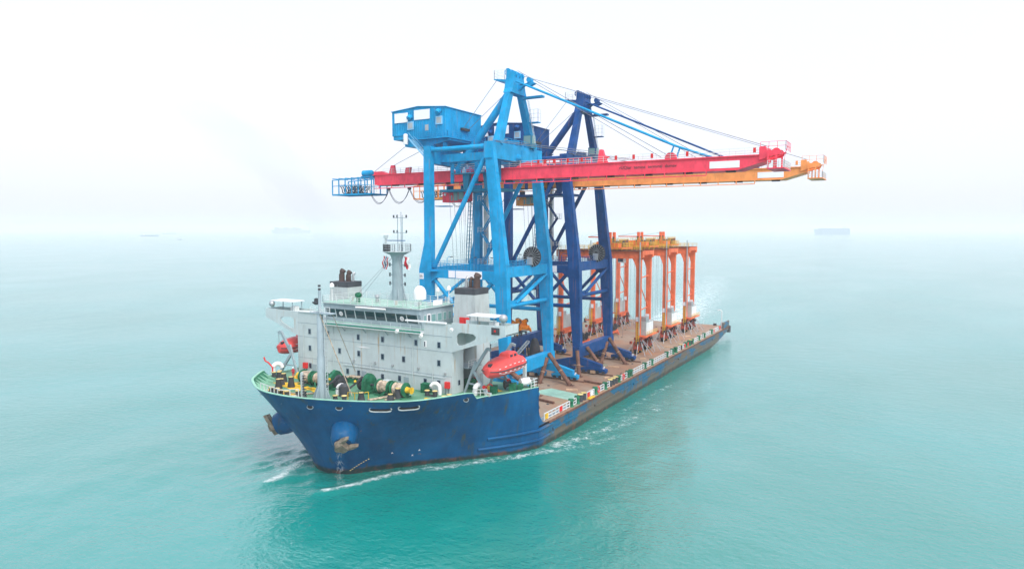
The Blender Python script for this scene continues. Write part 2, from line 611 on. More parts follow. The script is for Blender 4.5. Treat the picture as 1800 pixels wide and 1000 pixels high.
def build_sea():
    xs = spaced(-34.0, 46.0, 0.62, 1.085, 14000.0)
    ys = spaced(-34.0, 70.0, 0.72, 1.075, 14000.0)
    X, Y = np.meshgrid(xs, ys)
    nx, ny = len(xs), len(ys)
    dx = np.gradient(xs)
    dy = np.gradient(ys)
    cell = np.maximum(*np.meshgrid(dx, dy))
    Z = np.zeros_like(X)
    for i in range(26):
        lam = 3.0 * (1.16 ** i) * (0.9 + 0.2 * rng.random())
        if lam > 60:
            break
        th = R(205) + rng.normal(0, 0.9)
        k = 2 * math.pi / lam
        amp = 0.0062 * lam ** 0.5
        fade = np.clip((lam / cell - 3.5) / 4.0, 0, 1)
        Z += fade * amp * np.sin(k * (X * math.cos(th) + Y * math.sin(th)) + rng.random() * 6.28)
    foam = np.zeros_like(X)
    turb = np.zeros_like(X)
    for line, w0, w1, s0, s1, hgt in ((PORT_FOAM, 0.8, 2.4, 0.80, 0.45, 0.4), (STB_FOAM, 1.1, 2.8, 0.82, 0.35, 0.5),
                                      (PORT_SIDE, 0.5, 2.2, 0.48, 0.46, 0.05), (PORT_WASH, 2.8, 7.0, 0.58, 0.34, 0.08),
                                      (STERN, 12.0, 34.0, 0.80, 0.50, 0.12), (STERN_W, 9.0, 22.0, 0.46, 0.36, 0.06)):
        d, a = poly_dist(X, Y, line)
        w = w0 + (w1 - w0) * a
        s = s0 + (s1 - s0) * a
        g = np.exp(-(d / w) ** 2)
        foam = np.maximum(foam, s * g)
        turb = np.maximum(turb, np.exp(-(d / (w * 2.2 + 1.2)) ** 2) * (1.0 - 0.5 * a))
        Z += hgt * (1 - a) * np.exp(-(d / (w * 1.3)) ** 2)
    # chop thrown up on the starboard bow
    d = np.hypot((X + 8) / 9.0, (Y + 1) / 8.0)
    chop = np.exp(-d ** 2)
    turb = np.maximum(turb, chop)
    foam = np.maximum(foam, 0.48 * chop)
    for i in range(9):
        th, lam = rng.random() * 6.28, 1.9 + 2.6 * rng.random()
        k = 2 * math.pi / lam
        Z += np.clip(chop, 0, 1) * 0.075 * np.sin(k * (X * math.cos(th) + Y * math.sin(th)) + rng.random() * 6.28)
    vs = np.column_stack([X.ravel(), Y.ravel(), Z.ravel()])
    idx = np.arange(nx * ny).reshape(ny, nx)
    q = np.column_stack([idx[:-1, :-1].ravel(), idx[:-1, 1:].ravel(), idx[1:, 1:].ravel(), idx[1:, :-1].ravel()])
    me = bpy.data.meshes.new('sea')
    me.vertices.add(len(vs))
    me.vertices.foreach_set('co', vs.ravel())
    me.loops.add(q.size)
    me.loops.foreach_set('vertex_index', q.ravel().astype(np.int32))
    me.polygons.add(len(q))
    me.polygons.foreach_set('loop_start', np.arange(0, q.size, 4, dtype=np.int32))
    me.polygons.foreach_set('use_smooth', np.ones(len(q), dtype=bool))
    me.update(calc_edges=True)
    for nm, arr in (('foam', foam), ('churn', turb)):
        at = me.attributes.new(nm, 'FLOAT', 'POINT')
        at.data.foreach_set('value', arr.ravel().astype(np.float32))
    m, nt, b = _mat('turquoise_sea_water')
    tc = nt.nodes.new('ShaderNodeTexCoord').outputs['Object']

    def attr(n):
        a = nt.nodes.new('ShaderNodeAttribute')
        a.attribute_name = n
        return a.outputs['Fac']
    fo, ch = attr('foam'), attr('churn')
    big = _noise(nt, tc, 0.012, 4.0, 0.6)
    body = _mix(nt, _ramp(nt, big, 0.35, 0.68), (0.0, 0.200, 0.160), (0.0, 0.235, 0.205))
    body = _mix(nt, _math(nt, 'MULTIPLY', ch, 0.35), body, (0.02, 0.26, 0.23))     # aerated water
    fn = _noise(nt, tc, 1.1, 8.0, 0.78)
    fn2 = _noise(nt, tc, 0.32, 5.0, 0.7)
    lace = _math(nt, 'ADD', _math(nt, 'MULTIPLY', fn, 0.62), _math(nt, 'MULTIPLY', fn2, 0.42))
    thr = _math(nt, 'ADD', _math(nt, 'MULTIPLY', fo, 0.55), lace)
    mask = _ramp(nt, thr, 0.74, 1.04)
    col = _mix(nt, mask, body, (0.78, 0.84, 0.85))
    nt.links.new(col, b.inputs['Base Color'])
    nt.links.new(_ramp(nt, mask, 0.0, 1.0, 0.10, 0.75), b.inputs['Roughness'])
    b.inputs['IOR'].default_value = 2.3
    h1 = _noise(nt, tc, 0.22, 3.0, 0.55, stretch=(1.0, 1.5, 1.0))
    h2 = _noise(nt, tc, 0.75, 4.0, 0.6, stretch=(1.0, 1.35, 1.0))
    h3 = _noise(nt, tc, 2.2, 3.0, 0.6)
    h = _math(nt, 'ADD', _math(nt, 'MULTIPLY', h1, 0.6), _math(nt, 'MULTIPLY', h2, 0.62))
    h = _math(nt, 'ADD', h, _math(nt, 'MULTIPLY', h3, _math(nt, 'ADD', 0.20, _math(nt, 'MULTIPLY', ch, 0.25))))
    wind = _ramp(nt, _noise(nt, tc, 0.018, 4.0, 0.6, stretch=(1.0, 0.5, 1.0)), 0.35, 0.65, 0.6, 1.25)      # wind patches
    h = _math(nt, 'MULTIPLY', h, wind)
    bp = nt.nodes.new('ShaderNodeBump')
    bp.inputs['Strength'].default_value = 1.0
    bp.inputs['Distance'].default_value = 0.235
    nt.links.new(h, bp.inputs['Height'])
    nt.links.new(bp.outputs[0], b.inputs['Normal'])
    me.materials.append(m)
    o = bpy.data.objects.new('sea', me)
    COL.objects.link(o)
    o['kind'] = 'structure'
    return o


build_sea()


def build_haze():
    mb = MB().box(-15000, 15000, -15000, 15000, -2.0, 78.0)
    m = bpy.data.materials.new('sea_haze')
    m.use_nodes = True
    nt = m.node_tree
    nt.nodes.clear()
    out = nt.nodes.new('ShaderNodeOutputMaterial')
    vol = nt.nodes.new('ShaderNodeVolumePrincipled')
    vol.inputs['Color'].default_value = (0.97, 0.985, 1.0, 1)
    vol.inputs['Density'].default_value = 0.00024
    vol.inputs['Anisotropy'].default_value = 0.0
    nt.links.new(vol.outputs[0], out.inputs['Volume'])
    o = mb.build('haze', m, None, kind='stuff')
    o['label'] = 'pale sea haze filling the air over the water'
    o.display_type = 'WIRE'
    return o


build_haze()

# ------------------------------------------------------------------ the ship
ship = thing('cargo_ship', 'blue heavy-lift deck ship with pale grey accommodation block carrying the cranes', 'ship', (0, 0, 0))


def zd(y):                       # sheer of the forecastle deck
    return 11.6 - 0.9 * min(1.2, max(0.0, (y + 6) / 31.0))


T_P = [(-1.0, -6.75), (2.7, -6.2), (6.1, -5.1), (10.4, -2.9), (14.25, -0.15), (16.2, 2.6), (17.5, 6.4), (18.8, 11.9),
       (19.2, 14.5), (20.4, 17.6), (21.6, 21.5), (22.7, 25.8)]
W_P = [(-0.1, 0.0), (1.3, 0.2), (3.0, 1.1), (4.6, 3.0), (6.4, 5.4), (9.2, 8.8), (12.0, 11.8), (14.9, 14.7), (17.0, 17.2),
       (19.0, 19.8), (21.0, 22.6), (22.7, 26.0)]
T_S = [(-1.0, -6.75), (-5.0, -6.6), (-8.6, -5.5), (-12.2, -3.3), (-15.6, -0.8), (-18.2, 2.1), (-20.8, 5.6), (-22.2, 9.5),
       (-23.0, 13.5), (-23.7, 17.6), (-24.3, 21.5), (-24.6, 25.8)]
W_S = [(-0.1, 0.0), (-1.6, 0.2), (-3.8, 1.2), (-5.8, 3.2), (-7.8, 5.4), (-11.0, 8.8), (-13.8, 11.8), (-16.7, 14.7), (-18.8, 17.2),
       (-20.8, 19.8), (-22.8, 22.6), (-24.6, 26.0)]
N_ST = len(T_P)


def catmull(pts, sub):
    out = []
    n = len(pts)
    for i in range(n - 1):
        p0, p1, p2, p3 = pts[max(i - 1, 0)], pts[i], pts[i + 1], pts[min(i + 2, n - 1)]
        for k in range(sub):
            t = k / sub
            out.append(tuple(0.5 * (2 * b + (c - a) * t + (2 * a - 5 * b + 4 * c - d) * t * t + (-a + 3 * b - 3 * c + d) * t ** 3)
                             for a, b, c, d in zip(p0, p1, p2, p3)))
    out.append(tuple(pts[-1]))
    return out


SUB = 4
CT_P, CW_P, CT_S, CW_S = (catmull(p, SUB) for p in (T_P, W_P, T_S, W_S))
N_C = len(CT_P)


def top_z(x, y, port):
    lim = 12.6 if port else 6.6
    k = min(1.0, max(0.0, (lim - y) / 0.9))
    return zd(y) + (1.5 - 0.4 * min(1.0, max(0.0, (y + 6) / 18.0))) * (k * k * (3 - 2 * k))


LEV = [-0.25, 0.0, 0.10, 0.2, 0.32, 0.45, 0.58, 0.70, 0.82, 0.92, 1.0]
X_P, X_S = 22.7, -24.6
ZDECK = 4.0
Y_BRK, Y_STERN = 26.0, 164.5


def side_pt(i, v, port):
    T, W = (CT_P, CW_P) if port else (CT_S, CW_S)
    tx, ty = T[i]
    wx, wy = W[i]
    zt = top_z(tx, ty, port)
    g = max(0.0, v) ** 1.18
    if v < 0:
        g = v * 0.5
    return V(wx + (tx - wx) * g, wy + (ty - wy) * g, zt * v)


def build_hull():
    mb = MB()
    for port in (True, False):
        rows = [[side_pt(i, v, port) for v in LEV] for i in range(N_C)]
        mb.loft(rows, closed=False, caps=False)
    # midbody sides with the raked stern
    prof = [(-3.0, 118.0), (0.0, 139.0), (1.0, 149.0), (2.0, 157.0), (2.7, 162.0), (3.1, 164.2), (ZDECK, Y_STERN)]
    for x in (X_P, X_S):
        vs, fs = [], []
        ysec = [26.0, 34, 50, 70, 90, 110]
        for z, ye in prof:
            for y in ysec:
                vs.append((x, y, z))
            vs.append((x, ye, z))
        m = len(ysec) + 1
        for k in range(len(prof) - 1):
            for i in range(m - 1):
                fs.append((k * m + i, k * m + i + 1, (k + 1) * m + i + 1, (k + 1) * m + i))
        mb.add(vs, fs)
    vs = [(x, ye, z) for z, ye in prof for x in (X_S, X_P)]
    mb.add(vs, [(2 * k, 2 * k + 1, 2 * k + 3, 2 * k + 2) for k in range(len(prof) - 1)])
    # forecastle after bulkhead, with its quarter-round foot at the port side
    mb.add([(X_S, 26.0, ZDECK - 0.5), (X_P, 26.0, ZDECK - 0.5), (X_P, 26.0, 10.66), (X_S, 26.0, 10.66)], [(0, 1, 2, 3)])
    for x0, x1 in ((X_P - 0.35, X_P), (X_S, X_S + 0.35)):
        pts = [(26.0, ZDECK - 0.2), (26.0, 7.2)] + [(26.0 + 3.0 * (1 - math.cos(R(a))), 7.2 - 3.2 * math.sin(R(a))) for a in range(10, 91, 16)] + [(29.3, ZDECK - 0.2)]
        mb.plate([(x0, y, z) for y, z in pts], [], (x1 - x0 - 0.004, 0, 0))
    h = mb.build('hull', MAT['hull'], ship, smooth=True, label='dark blue hull with rust-streaked midbody and raked bow')
    # rubbing strakes
    for (y0, y1, z) in ((31.0, 48.0, 2.35), (49.2, 70.0, 2.35), (71.0, 104.0, 2.35), (105.0, 140.0, 2.4), (141.0, 158.0, 2.6)):
        MB().box(X_P - 0.05, X_P + 0.28, y0, y1, z - 0.2, z + 0.2).build('rubbing_strake', MAT['hull'], h)
    MB().box(X_P - 0.05, X_P + 0.22, 29.5, 164.0, ZDECK - 0.32, ZDECK - 0.02).build('deck_edge_strake', MAT['rusty'], h)
    for v0, i0 in ((0.315, 33), (0.16, 31)):
        pts = [side_pt(i, v0, True) for i in range(i0, N_C)]
        n_out = [V(0.8, -0.6, 0).normalized() * 0.12] * len(pts)
        MB().pipe([p + n for p, n in zip(pts, n_out)] + [V(X_P + 0.1, 31.0, pts[-1].z)], 0.24, 6).build('rubbing_strake', MAT['hull'], h)
    for x0, x1, y0, y1, z1 in ((X_P - 0.45, X_P - 0.01, 156.0, Y_STERN - 0.3, 6.0), (X_P - 2.6, X_P - 0.47, Y_STERN - 1.2, Y_STERN - 0.3, 5.2)):
        MB().box(x0, x1, y0, y1, ZDECK, z1).build('stern_bulwark', MAT['hull'], h)
    MB().tube((X_P - 0.2, Y_STERN - 0.1, 1.9), (X_P - 0.2, Y_STERN - 0.1, 4.1), 0.7, n=14).build('corner_fender', MAT['charcoal'], h)
    # bulwark inside, rim, ribs
    mb, rim = MB(), MB()
    EDGE = {}
    for port in (True, False):
        inn, outr, dk = [], [], []
        for i in range(N_C):
            p = side_pt(i, 1.0, port)
            T = CT_P if port else CT_S
            a, b2 = T[max(i - 1, 0)], T[min(i + 1, N_C - 1)]
            t = V(b2[0] - a[0], b2[1] - a[1], 0).normalized()
            nrm = V(-t.y, t.x, 0) if port else V(t.y, -t.x, 0)
            if i == 0:
                nrm = V(0, 1, 0)
            inn.append(p + nrm * 0.30)
            outr.append(p - nrm * 0.05)
            q = side_pt(i, max(0.6, (zd(p.y) - 0.05) / p.z), port)
            dk.append(V(q.x + nrm.x * 0.30, q.y + nrm.y * 0.30, zd(p.y) - 0.05))
        EDGE[port] = dk
        rows = [[i_, d_] for i_, d_ in zip(inn, dk)]
        mb.loft(rows, closed=False, caps=False)
        rows = [[o_ + V(0, 0, 0.02), o_ + V(0, 0, 0.12), i_ + V(0, 0, 0.12), i_ + V(0, 0, 0.0)] for i_, o_ in zip(inn, outr)]
        rim.loft(rows, closed=True, caps=True)
        if port is False:
            for i in range(1, 26, 2):
                t = (inn[i + 1] - inn[i - 1]).normalized()
                nrm = V(t.y, -t.x, 0)
                top, bot = inn[i] - V(0, 0, 0.1), dk[i]
                MB().plate([top, bot, bot + nrm * 1.0], [], t * 0.16).build('bulwark_rib', MAT['rim_green'], h)
    mb.build('bulwark', MAT['bul_green'], ship)
    rim.build('bulwark_rim', MAT['rim_green'], ship)
    # decks
    mb = MB()
    rows = []
    for i in range(N_C):
        a, b2 = EDGE[False][i], EDGE[True][i]
        row = []
        for k in range(9):
            p = a.lerp(b2, k / 8)
            row.append(V(p.x, p.y, zd(p.y)))
        rows.append(row)
    rows = [[V(p.x, p.y + 0.25, p.z) for p in rows[0]]] + rows[1:] + [[V(p.x, 26.0, p.z) for p in rows[-1]]]
    mb.loft(rows, closed=False, caps=False)
    mb.build('forecastle_deck', MAT['fore_deck'], ship)
    mb = MB().box(X_S, X_P, 26.02, Y_STERN, ZDECK - 0.3, ZDECK)
    mb.build('cargo_deck', MAT['cargo_deck'], ship, label='rust-brown flat cargo deck')
    return h


hull = build_hull()

# ---- accommodation block
HY0, HY1 = 13.04, 24.2
HXS, HXP = -20.1, 14.15
ZB = 20.75                       # bridge deck
house = MB()
house.box(HXS, HXP, HY0, 16.2, 10.9, ZB)
house.box(HXS, 9.8, 16.2, 20.1, 10.7, ZB - 0.003)
house.box(HXS, HXP - 0.01, 20.1, HY1, 10.5, ZB)
house.box(9.8, HXP - 0.012, 16.2, 20.1, 18.6, ZB - 0.004)
acc = house.build('accommodation_block', MAT['grey'], ship, label='pale grey deckhouse with rust runs below the bridge')
MB().box(HXS, -14.2, HY0 + 0.002, HY0 + 0.3, ZB, 22.15).build('bridge_wing_bulwark', MAT['grey'], acc)
MB().box(8.7, HXP, HY0 + 0.002, HY0 + 0.3, ZB, 22.15).build('bridge_wing_bulwark', MAT['grey'], acc)
for z in (20.2, 17.75, 13.9):
    MB().box(HXS, HXP + 0.03, HY0 - 0.035, HY0, z - 0.035, z + 0.035).build('weld_seam', MAT['grey_dark'], acc)
MB().box(-19.6, -14.3, HY0 - 0.22, HY0 + 0.32, 22.17, 22.38).build('wind_deflector', MAT['white'], acc)
MB().box(5.0, 13.0, HY0 - 0.22, HY0 + 0.32, 22.17, 22.38).build('wind_deflector', MAT['white'], acc)

WX = [  # (x, z) of the portholes on the front, read off three rows
    (-17.0, 18.75), (-12.55, 18.7), (-5.35, 18.65), (0.05, 18.7), (7.1, 18.75), (11.7, 18.75),
    (-17.0, 15.75), (-9.75, 15.9), (-5.3, 15.85), (0.0, 15.8), (4.5, 15.8), (11.65, 15.85),
    (-17.0, 12.55), (-7.95, 12.5), (-5.4, 12.45), (-0.05, 12.4), (3.6, 12.5), (8.9, 12.6), (11.6, 12.6)]
for k, (x, z) in enumerate(WX):
    w = MB().box(x - 0.36, x + 0.36, HY0 - 0.07, HY0 + 0.02, z - 0.52, z + 0.52).build('window', MAT['grey_dark'], acc)
    MB().box(x - 0.27, x + 0.27, HY0 - 0.085, HY0 - 0.03, z - 0.43, z + 0.43).build('pane', MAT['pane'], acc)
MB().box(8.7, 9.25, HY0 - 0.1, HY0 - 0.01, 18.2, 19.2).build('window', MAT['white'], acc)
MB().box(8.8, 9.0, HY0 - 0.12, HY0 - 0.03, 18.3, 19.1).build('pane', MAT['pane'], acc)
w = MB().box(HXP, HXP + 0.06, 14.6, 15.2, 12.2, 13.1).build('window', MAT['grey_dark'], acc)
MB().box(HXP + 0.02, HXP + 0.08, 14.68, 15.12, 12.28, 13.02).build('pane', MAT['pane'], acc)
MB().lathe((-4.5, HY0 - 0.02, 16.9), (0, -1, 0), [(0.3, 0), (0.3, 0.06), (0.1, 0.1)], 12)
# white painted stripe on the front
MB().plate([(-5.9 + 0.0, HY0 - 0.04, 17.0), (-4.4, HY0 - 0.04, 17.1), (-2.6, HY0 - 0.04, 17.0), (-4.4, HY0 - 0.04, 16.86)], [], (0, 0.035, 0)).build('painted_stripe', MAT['white'], acc)
# walkway under the wheelhouse windows
led = MB().box(-14.0, 8.75, 12.1, HY0 - 0.04, 20.35, 20.5).build('bridge_walkway', MAT['white'], acc)
MB().box(-14.0, 8.75, 12.06, 12.12, 20.52, 20.78).build('toe_board', MAT['ledge'], acc)
railing(MB(), [(-14.0, 12.12, 20.55), (8.75, 12.12, 20.55)], 1.15, 2.05, 0.03).build('railing', MAT['rail_grey'], acc)
for x in (-13.2, -8.4, -3.6, 1.2, 6.0):
    MB().beam((x, HY0 - 0.05, 19.5), (x, 12.2, 20.34), 0.1, 0.14).build('bracket', MAT['grey_dark'], acc)
for x, z in ((-12.3, 20.62), (4.3, 20.62), (9.2, 20.2), (HXP + 0.9, 21.6)):
    MB().lathe((x, 11.75, z), (0.15, -1, -0.35), [(0.14, -0.3), (0.3, 0.0), (0.33, 0.35), (0.28, 0.4)], 10).build('floodlight', MAT['white'], acc, smooth=True)


def bridge_wing(sign):
    xr, xt = (HXP, 23.9) if sign > 0 else (HXS, -28.5)
    y0 = HY0 - 0.012
    ztop = 22.45 if sign > 0 else 22.15
    outer = [(xr, y0, ztop - 0.02), (xt, y0, ztop + 0.15), (xt, y0, ztop - 1.45), (xr, y0, 17.8)]
    d = sign
    hole = [(xr + d * 0.9, y0, 20.4), (xr + d * 1.2, y0, 20.85), (xr + d * 1.8, y0, 21.05), (xr + d * 4.0, y0, 20.95), (xr + d * 4.5, y0, 20.6), (xr + d * 4.4, y0, 20.2),
            (xr + d * 3.6, y0, 19.75), (xr + d * 1.9, y0, 19.05), (xr + d * 1.2, y0, 19.0), (xr + d * 0.9, y0, 19.35)]
    w = MB().plate(outer, [hole], (0, 0.22, 0)).build('bridge_wing', MAT['grey'], acc)
    x0, x1 = sorted((xr, xt))
    MB().box(x0, x1, HY0 + 0.21, 17.2, 21.05, 21.2).build('wing_deck', MAT['top_deck'], acc)
    MB().box(x0, x1, 17.0, 17.2, 21.2, ztop).build('wing_bulwark', MAT['grey'], acc)
    xe = xt - sign * 0.1
    MB().box(min(xe, xt), max(xe, xt), HY0 + 0.21, 17.2, 21.0, ztop + 0.1).build('wing_end', MAT['grey'], acc)
    aft = [(xr, 16.99, 21.04), (xt, 16.99, 21.04), (xt, 16.99, 20.9), (xr, 16.99, 18.6)]
    MB().plate(aft, [], (0, 0.2, 0)).build('wing_gusset', MAT['grey'], acc)
    # canopy with posts
    xa, xb = (16.6, 21.4) if sign > 0 else (-27.8, -22.4)
    for x in (xa + 0.2, xb - 0.2):
        for y in (14.2, 16.4):
            MB().beam((x, y, 21.2), (x, y, 23.6), 0.12, 0.12).build('canopy_post', MAT['grey_dark'], acc)
    MB().box(xa - 0.2, xb + 0.2, 13.8, 16.8, 23.6, 23.75).build('canopy', MAT['white'], acc)
    MB().box(xb - 1.6, xb - 0.4, 15.0, 16.0, 21.2, 22.7).build('control_stand', MAT['white'], acc)


bridge_wing(1)
bridge_wing(-1)
MB().box(21.5, 22.9, HY0 - 0.1, HY0 - 0.012, 21.2, 22.25).build('side_light_screen', MAT['charcoal'], acc)
MB().box(22.0, 22.3, HY0 - 0.16, HY0 - 0.1, 21.6, 21.9).build('side_light', MAT['fire_red'], acc)
MB().sphere((23.0, 14.0, 23.6), 0.65).build('searchlight', MAT['lamp'], acc, smooth=True)
MB().beam((23.0, 14.0, 22.4), (23.0, 14.0, 23.1), 0.25, 0.25).build('searchlight_post', MAT['grey_dark'], acc)
MB().sphere((-27.6, 13.8, 23.1), 0.55).build('searchlight', MAT['lamp'], acc, smooth=True)
MB().beam((-27.6, 13.8, 22.2), (-27.6, 13.8, 22.7), 0.2, 0.2).build('searchlight_post', MAT['grey_dark'], acc)

# recess on the port side: landing, stair, boxes
MB().box(9.8, 15.2, 16.25, 20.0, 14.7, 14.85).build('landing', MAT['grey_dark'], acc)
railing(MB(), [(15.1, 16.3, 14.85), (15.1, 19.9, 14.85)], 1.1, 1.0, 0.04).build('railing', MAT['rail_white'], acc)
st = MB()
for k in range(10):
    st.box(10.4, 11.3, 16.6 + 0.33 * k, 16.85 + 0.33 * k, 14.9 + 0.36 * k, 14.97 + 0.36 * k)
st.beam((10.35, 16.6, 14.9), (10.35, 19.8, 18.4), 0.08, 0.25)
st.beam((11.35, 16.6, 14.9), (11.35, 19.8, 18.4), 0.08, 0.25)
st.build('stair', MAT['fire_red'], acc)
MB().box(13.0, 14.6, 18.0, 19.4, 10.9, 12.5).build('locker', MAT['green'], acc)
MB().box(14.0, 14.7, 19.5, 20.0, 10.9, 12.6).build('fire_locker', MAT['fire_red'], acc)
MB().box(HXP - 0.01, HXP + 0.05, 21.0, 22.0, 11.0, 13.0).build('door', MAT['grey_dark'], acc)

# bulwark along the bridge deck edges, bridge deck cover
MB().box(-14.2, 8.6, HY0 + 0.4, HY1 - 0.1, ZB + 0.004, ZB + 0.03).build('bridge_deck', MAT['top_deck'], acc)
railing(MB(), [(HXP - 0.1, 17.3, ZB), (HXP - 0.1, 24.0, ZB), (9.0, 24.0, ZB)], 1.1, 1.5, 0.035).build('railing', MAT['rail_white'], acc)
railing(MB(), [(HXS + 0.1, 17.3, ZB), (HXS + 0.1, 24.0, ZB), (-14.0, 24.0, ZB)], 1.1, 1.5, 0.035).build('railing', MAT['rail_white'], acc)

# ---- wheelhouse
WXS, WXP, WY0, WY1 = -14.3, 7.2, 14.5, 23.2
ZW0, ZS, ZH, ZR = 20.78, 21.5, 23.1, 24.0
wh = MB()
prof_f = [(WY0, ZW0), (WY0, ZS), (WY0 - 0.45, ZH), (WY0 - 0.65, ZH + 0.02), (WY0 - 0.65, ZR), (WY1, ZR), (WY1, ZW0)]
wh.plate([(WXS, y, z) for y, z in prof_f], [], (WXP - WXS, 0, 0))
wheelhouse = wh.build('wheelhouse', MAT['grey_dark'], ship, label='wheelhouse with a band of raked windows')
NWIN = 9
wx0, wx1 = -13.95, 6.6
pw = (wx1 - wx0) / NWIN
nf = V(0, -(ZH - ZS), -0.45).normalized()
for k in range(NWIN):
    a, b = wx0 + k * pw + 0.09, wx0 + (k + 1) * pw - 0.09
    lo, hi = V(0, WY0, ZS).lerp(V(0, WY0 - 0.45, ZH), 0.08), V(0, WY0, ZS).lerp(V(0, WY0 - 0.45, ZH), 0.92)
    MB().plate([(a, lo.y, lo.z), (b, lo.y, lo.z), (b, hi.y, hi.z), (a, hi.y, hi.z)], [], nf * 0.04).build('window_pane', MAT['bridge_pane'], wheelhouse)
    MB().beam((b + 0.09, lo.y - 0.05, ZS), (b + 0.09, hi.y - 0.05, ZH), 0.16, 0.1).build('mullion', MAT['grey'], wheelhouse)
for k in (1, 7):       # clear-view discs
    c = V(wx0 + (k + 0.55) * pw, WY0 - 0.32, 22.25)
    MB().lathe(c, nf, [(0.42, 0.0), (0.42, 0.05), (0.30, 0.06), (0.30, 0.0)], 16).build('clear_view_screen', MAT['white'], wheelhouse)
for px0, px1 in ((14.9, 15.6), (17.0, 18.2), (18.7, 19.9), (20.3, 21.2), (21.7, 22.7)):
    f = MB().box(WXP, WXP + 0.04, px0, px1, ZS + 0.1, ZH - 0.1).build('side_window', MAT['grey'], wheelhouse)
    MB().box(WXP + 0.02, WXP + 0.06, px0 + 0.1, px1 - 0.1, ZS + 0.2, ZH - 0.2).build('pane', MAT['cab_pane'], wheelhouse)
MB().box(WXP, WXP + 0.08, 15.8, 16.7, ZW0, ZH).build('door', MAT['white'], wheelhouse)
MB().box(WXP + 0.08, WXP + 0.1, 16.0, 16.5, ZS, ZH - 0.2).build('door_pane', MAT['pane'], wheelhouse)
MB().box(WXS - 0.3, WXP + 0.3, WY0 - 0.95, WY1 + 0.3, ZR, ZR + 0.14).build('roof', MAT['grey'], wheelhouse)
MB().box(WXS - 0.2, WXP + 0.2, WY0 - 0.85, WY1 + 0.2, ZR + 0.144, ZR + 0.16).build('roof_deck', MAT['top_deck'], wheelhouse)
MB().tube((-6.2, WY0 - 1.1, ZR - 0.3), (0.4, WY0 - 1.1, ZR - 0.3), 0.16).build('awning_roll', MAT['white'], wheelhouse)
ZT = ZR + 0.16
railing(MB(), [(WXS, WY0 - 0.75, ZT), (WXP, WY0 - 0.75, ZT), (WXP + 0.1, WY1, ZT), (WXS, WY1, ZT), (WXS, WY0 - 0.75, ZT)], 1.1, 1.7, 0.032).build('roof_railing', MAT['rail_white'], wheelhouse)
sg = MB().box(WXP + 0.14, WXP + 0.2, 17.3, 19.8, ZT + 0.15, ZT + 1.0).build('name_board', MAT['board'], wheelhouse)
# compass binnacle, small gear on top
MB().lathe((-8.0, 16.0, ZT), (0, 0, 1), [(0.35, 0), (0.35, 0.9), (0.45, 1.0), (0.62, 1.2), (0.62, 1.5), (0.3, 1.75), (0.1, 1.8)], 12).build('binnacle', MAT['green'], wheelhouse, smooth=True)
MB().lathe((-5.6, 18.2, ZT), (0, 0, 1), [(0.3, 0), (0.3, 0.8), (0.45, 0.9), (0.35, 1.3)], 10).build('searchlight', MAT['lamp'], wheelhouse, smooth=True)
MB().lathe((3.6, 18.6, ZT), (0, 0, 1), [(0.3, 0), (0.25, 0.7), (0.5, 0.8), (1.08, 0.95), (1.1, 2.0), (1.0, 2.5), (0.75, 2.95), (0.4, 3.2), (0.05, 3.27)], 20).build('satellite_dome', MAT['white'], wheelhouse, smooth=True)
for x, y, r_, h_ in ((5.6, 21.0, 0.3, 2.2), (6.8, 22.6, 0.36, 2.4), (-13.6, 15.3, 0.42, 2.6)):
    MB().lathe((x, y, ZT), (0, 0, 1), [(0.08, 0), (0.08, h_ - 0.2), (r_, h_ - 0.05), (r_, h_ + 0.3), (r_ * 0.6, h_ + 0.62), (0.02, h_ + 0.72)], 12).build('antenna_dome', MAT['white'], wheelhouse, smooth=True)
for x, y, h_ in ((-13.0, 15.0, 5.5), (-12.2, 15.2, 3.0), (-13.8, 18.0, 2.2), (6.2, 20.0, 4.0)):
    MB().tube((x, y, ZT), (x, y, ZT + h_), 0.035, 0.015, 5).build('whip_antenna', MAT['rail_grey'], wheelhouse)
for x, y in ((0.0, 16.6), (4.8, 16.2), (-11.0, 17.5), (6.0, 18.0)):
    MB().box(x - 0.3, x + 0.3, y - 0.25, y + 0.25, ZT, ZT + 0.7).build('locker', MAT['grey'], wheelhouse)

# ---- radar mast
mast = MB()
MX, MY = -4.6, 22.6
mast.lathe((MX, MY, ZT), (0, 0, 1), [(1.0, 0), (0.95, 2.2), (0.92, 7.4), (1.25, 8.2), (2.4, 8.75)], 14)
for a in range(4):
    d = V(math.cos(R(45 + 90 * a)), math.sin(R(45 + 90 * a)), 0)
    t = V(-d.y, d.x, 0)
    c = V(MX, MY, ZT)
    mast.plate([c + d * 0.9 - t * 0.07, c + d * 1.75 - t * 0.07, c + d * 0.9 - t * 0.07 + V(0, 0, 2.3)], [], t * 0.14)
rm = mast.build('radar_mast', MAT['grey_dark'], ship, smooth=True, label='grey column mast with a railed radar platform')
PZ = ZT + 8.78
MB().lathe((MX, MY, PZ), (0, 0, 1), [(2.6, 0), (2.6, 0.12)], 12).build('platform', MAT['grey'], rm)
railing(MB(), [(MX + 2.5 * math.cos(R(30 * k)), MY + 2.5 * math.sin(R(30 * k)), PZ + 0.12) for k in range(13)], 1.3, 1.4, 0.035).build('railing', MAT['rail_grey'], rm)
for dx, dy in ((0.2, 0), (0.75, 0.3), (1.3, 0)):
    MB().tube((MX + dx, MY + dy, PZ + 0.1), (MX + dx, MY + dy, PZ + 7.2 - abs(dx - 0.7)), 0.09, 0.06, 6).build('mast_pole', MAT['grey_dark'], rm)
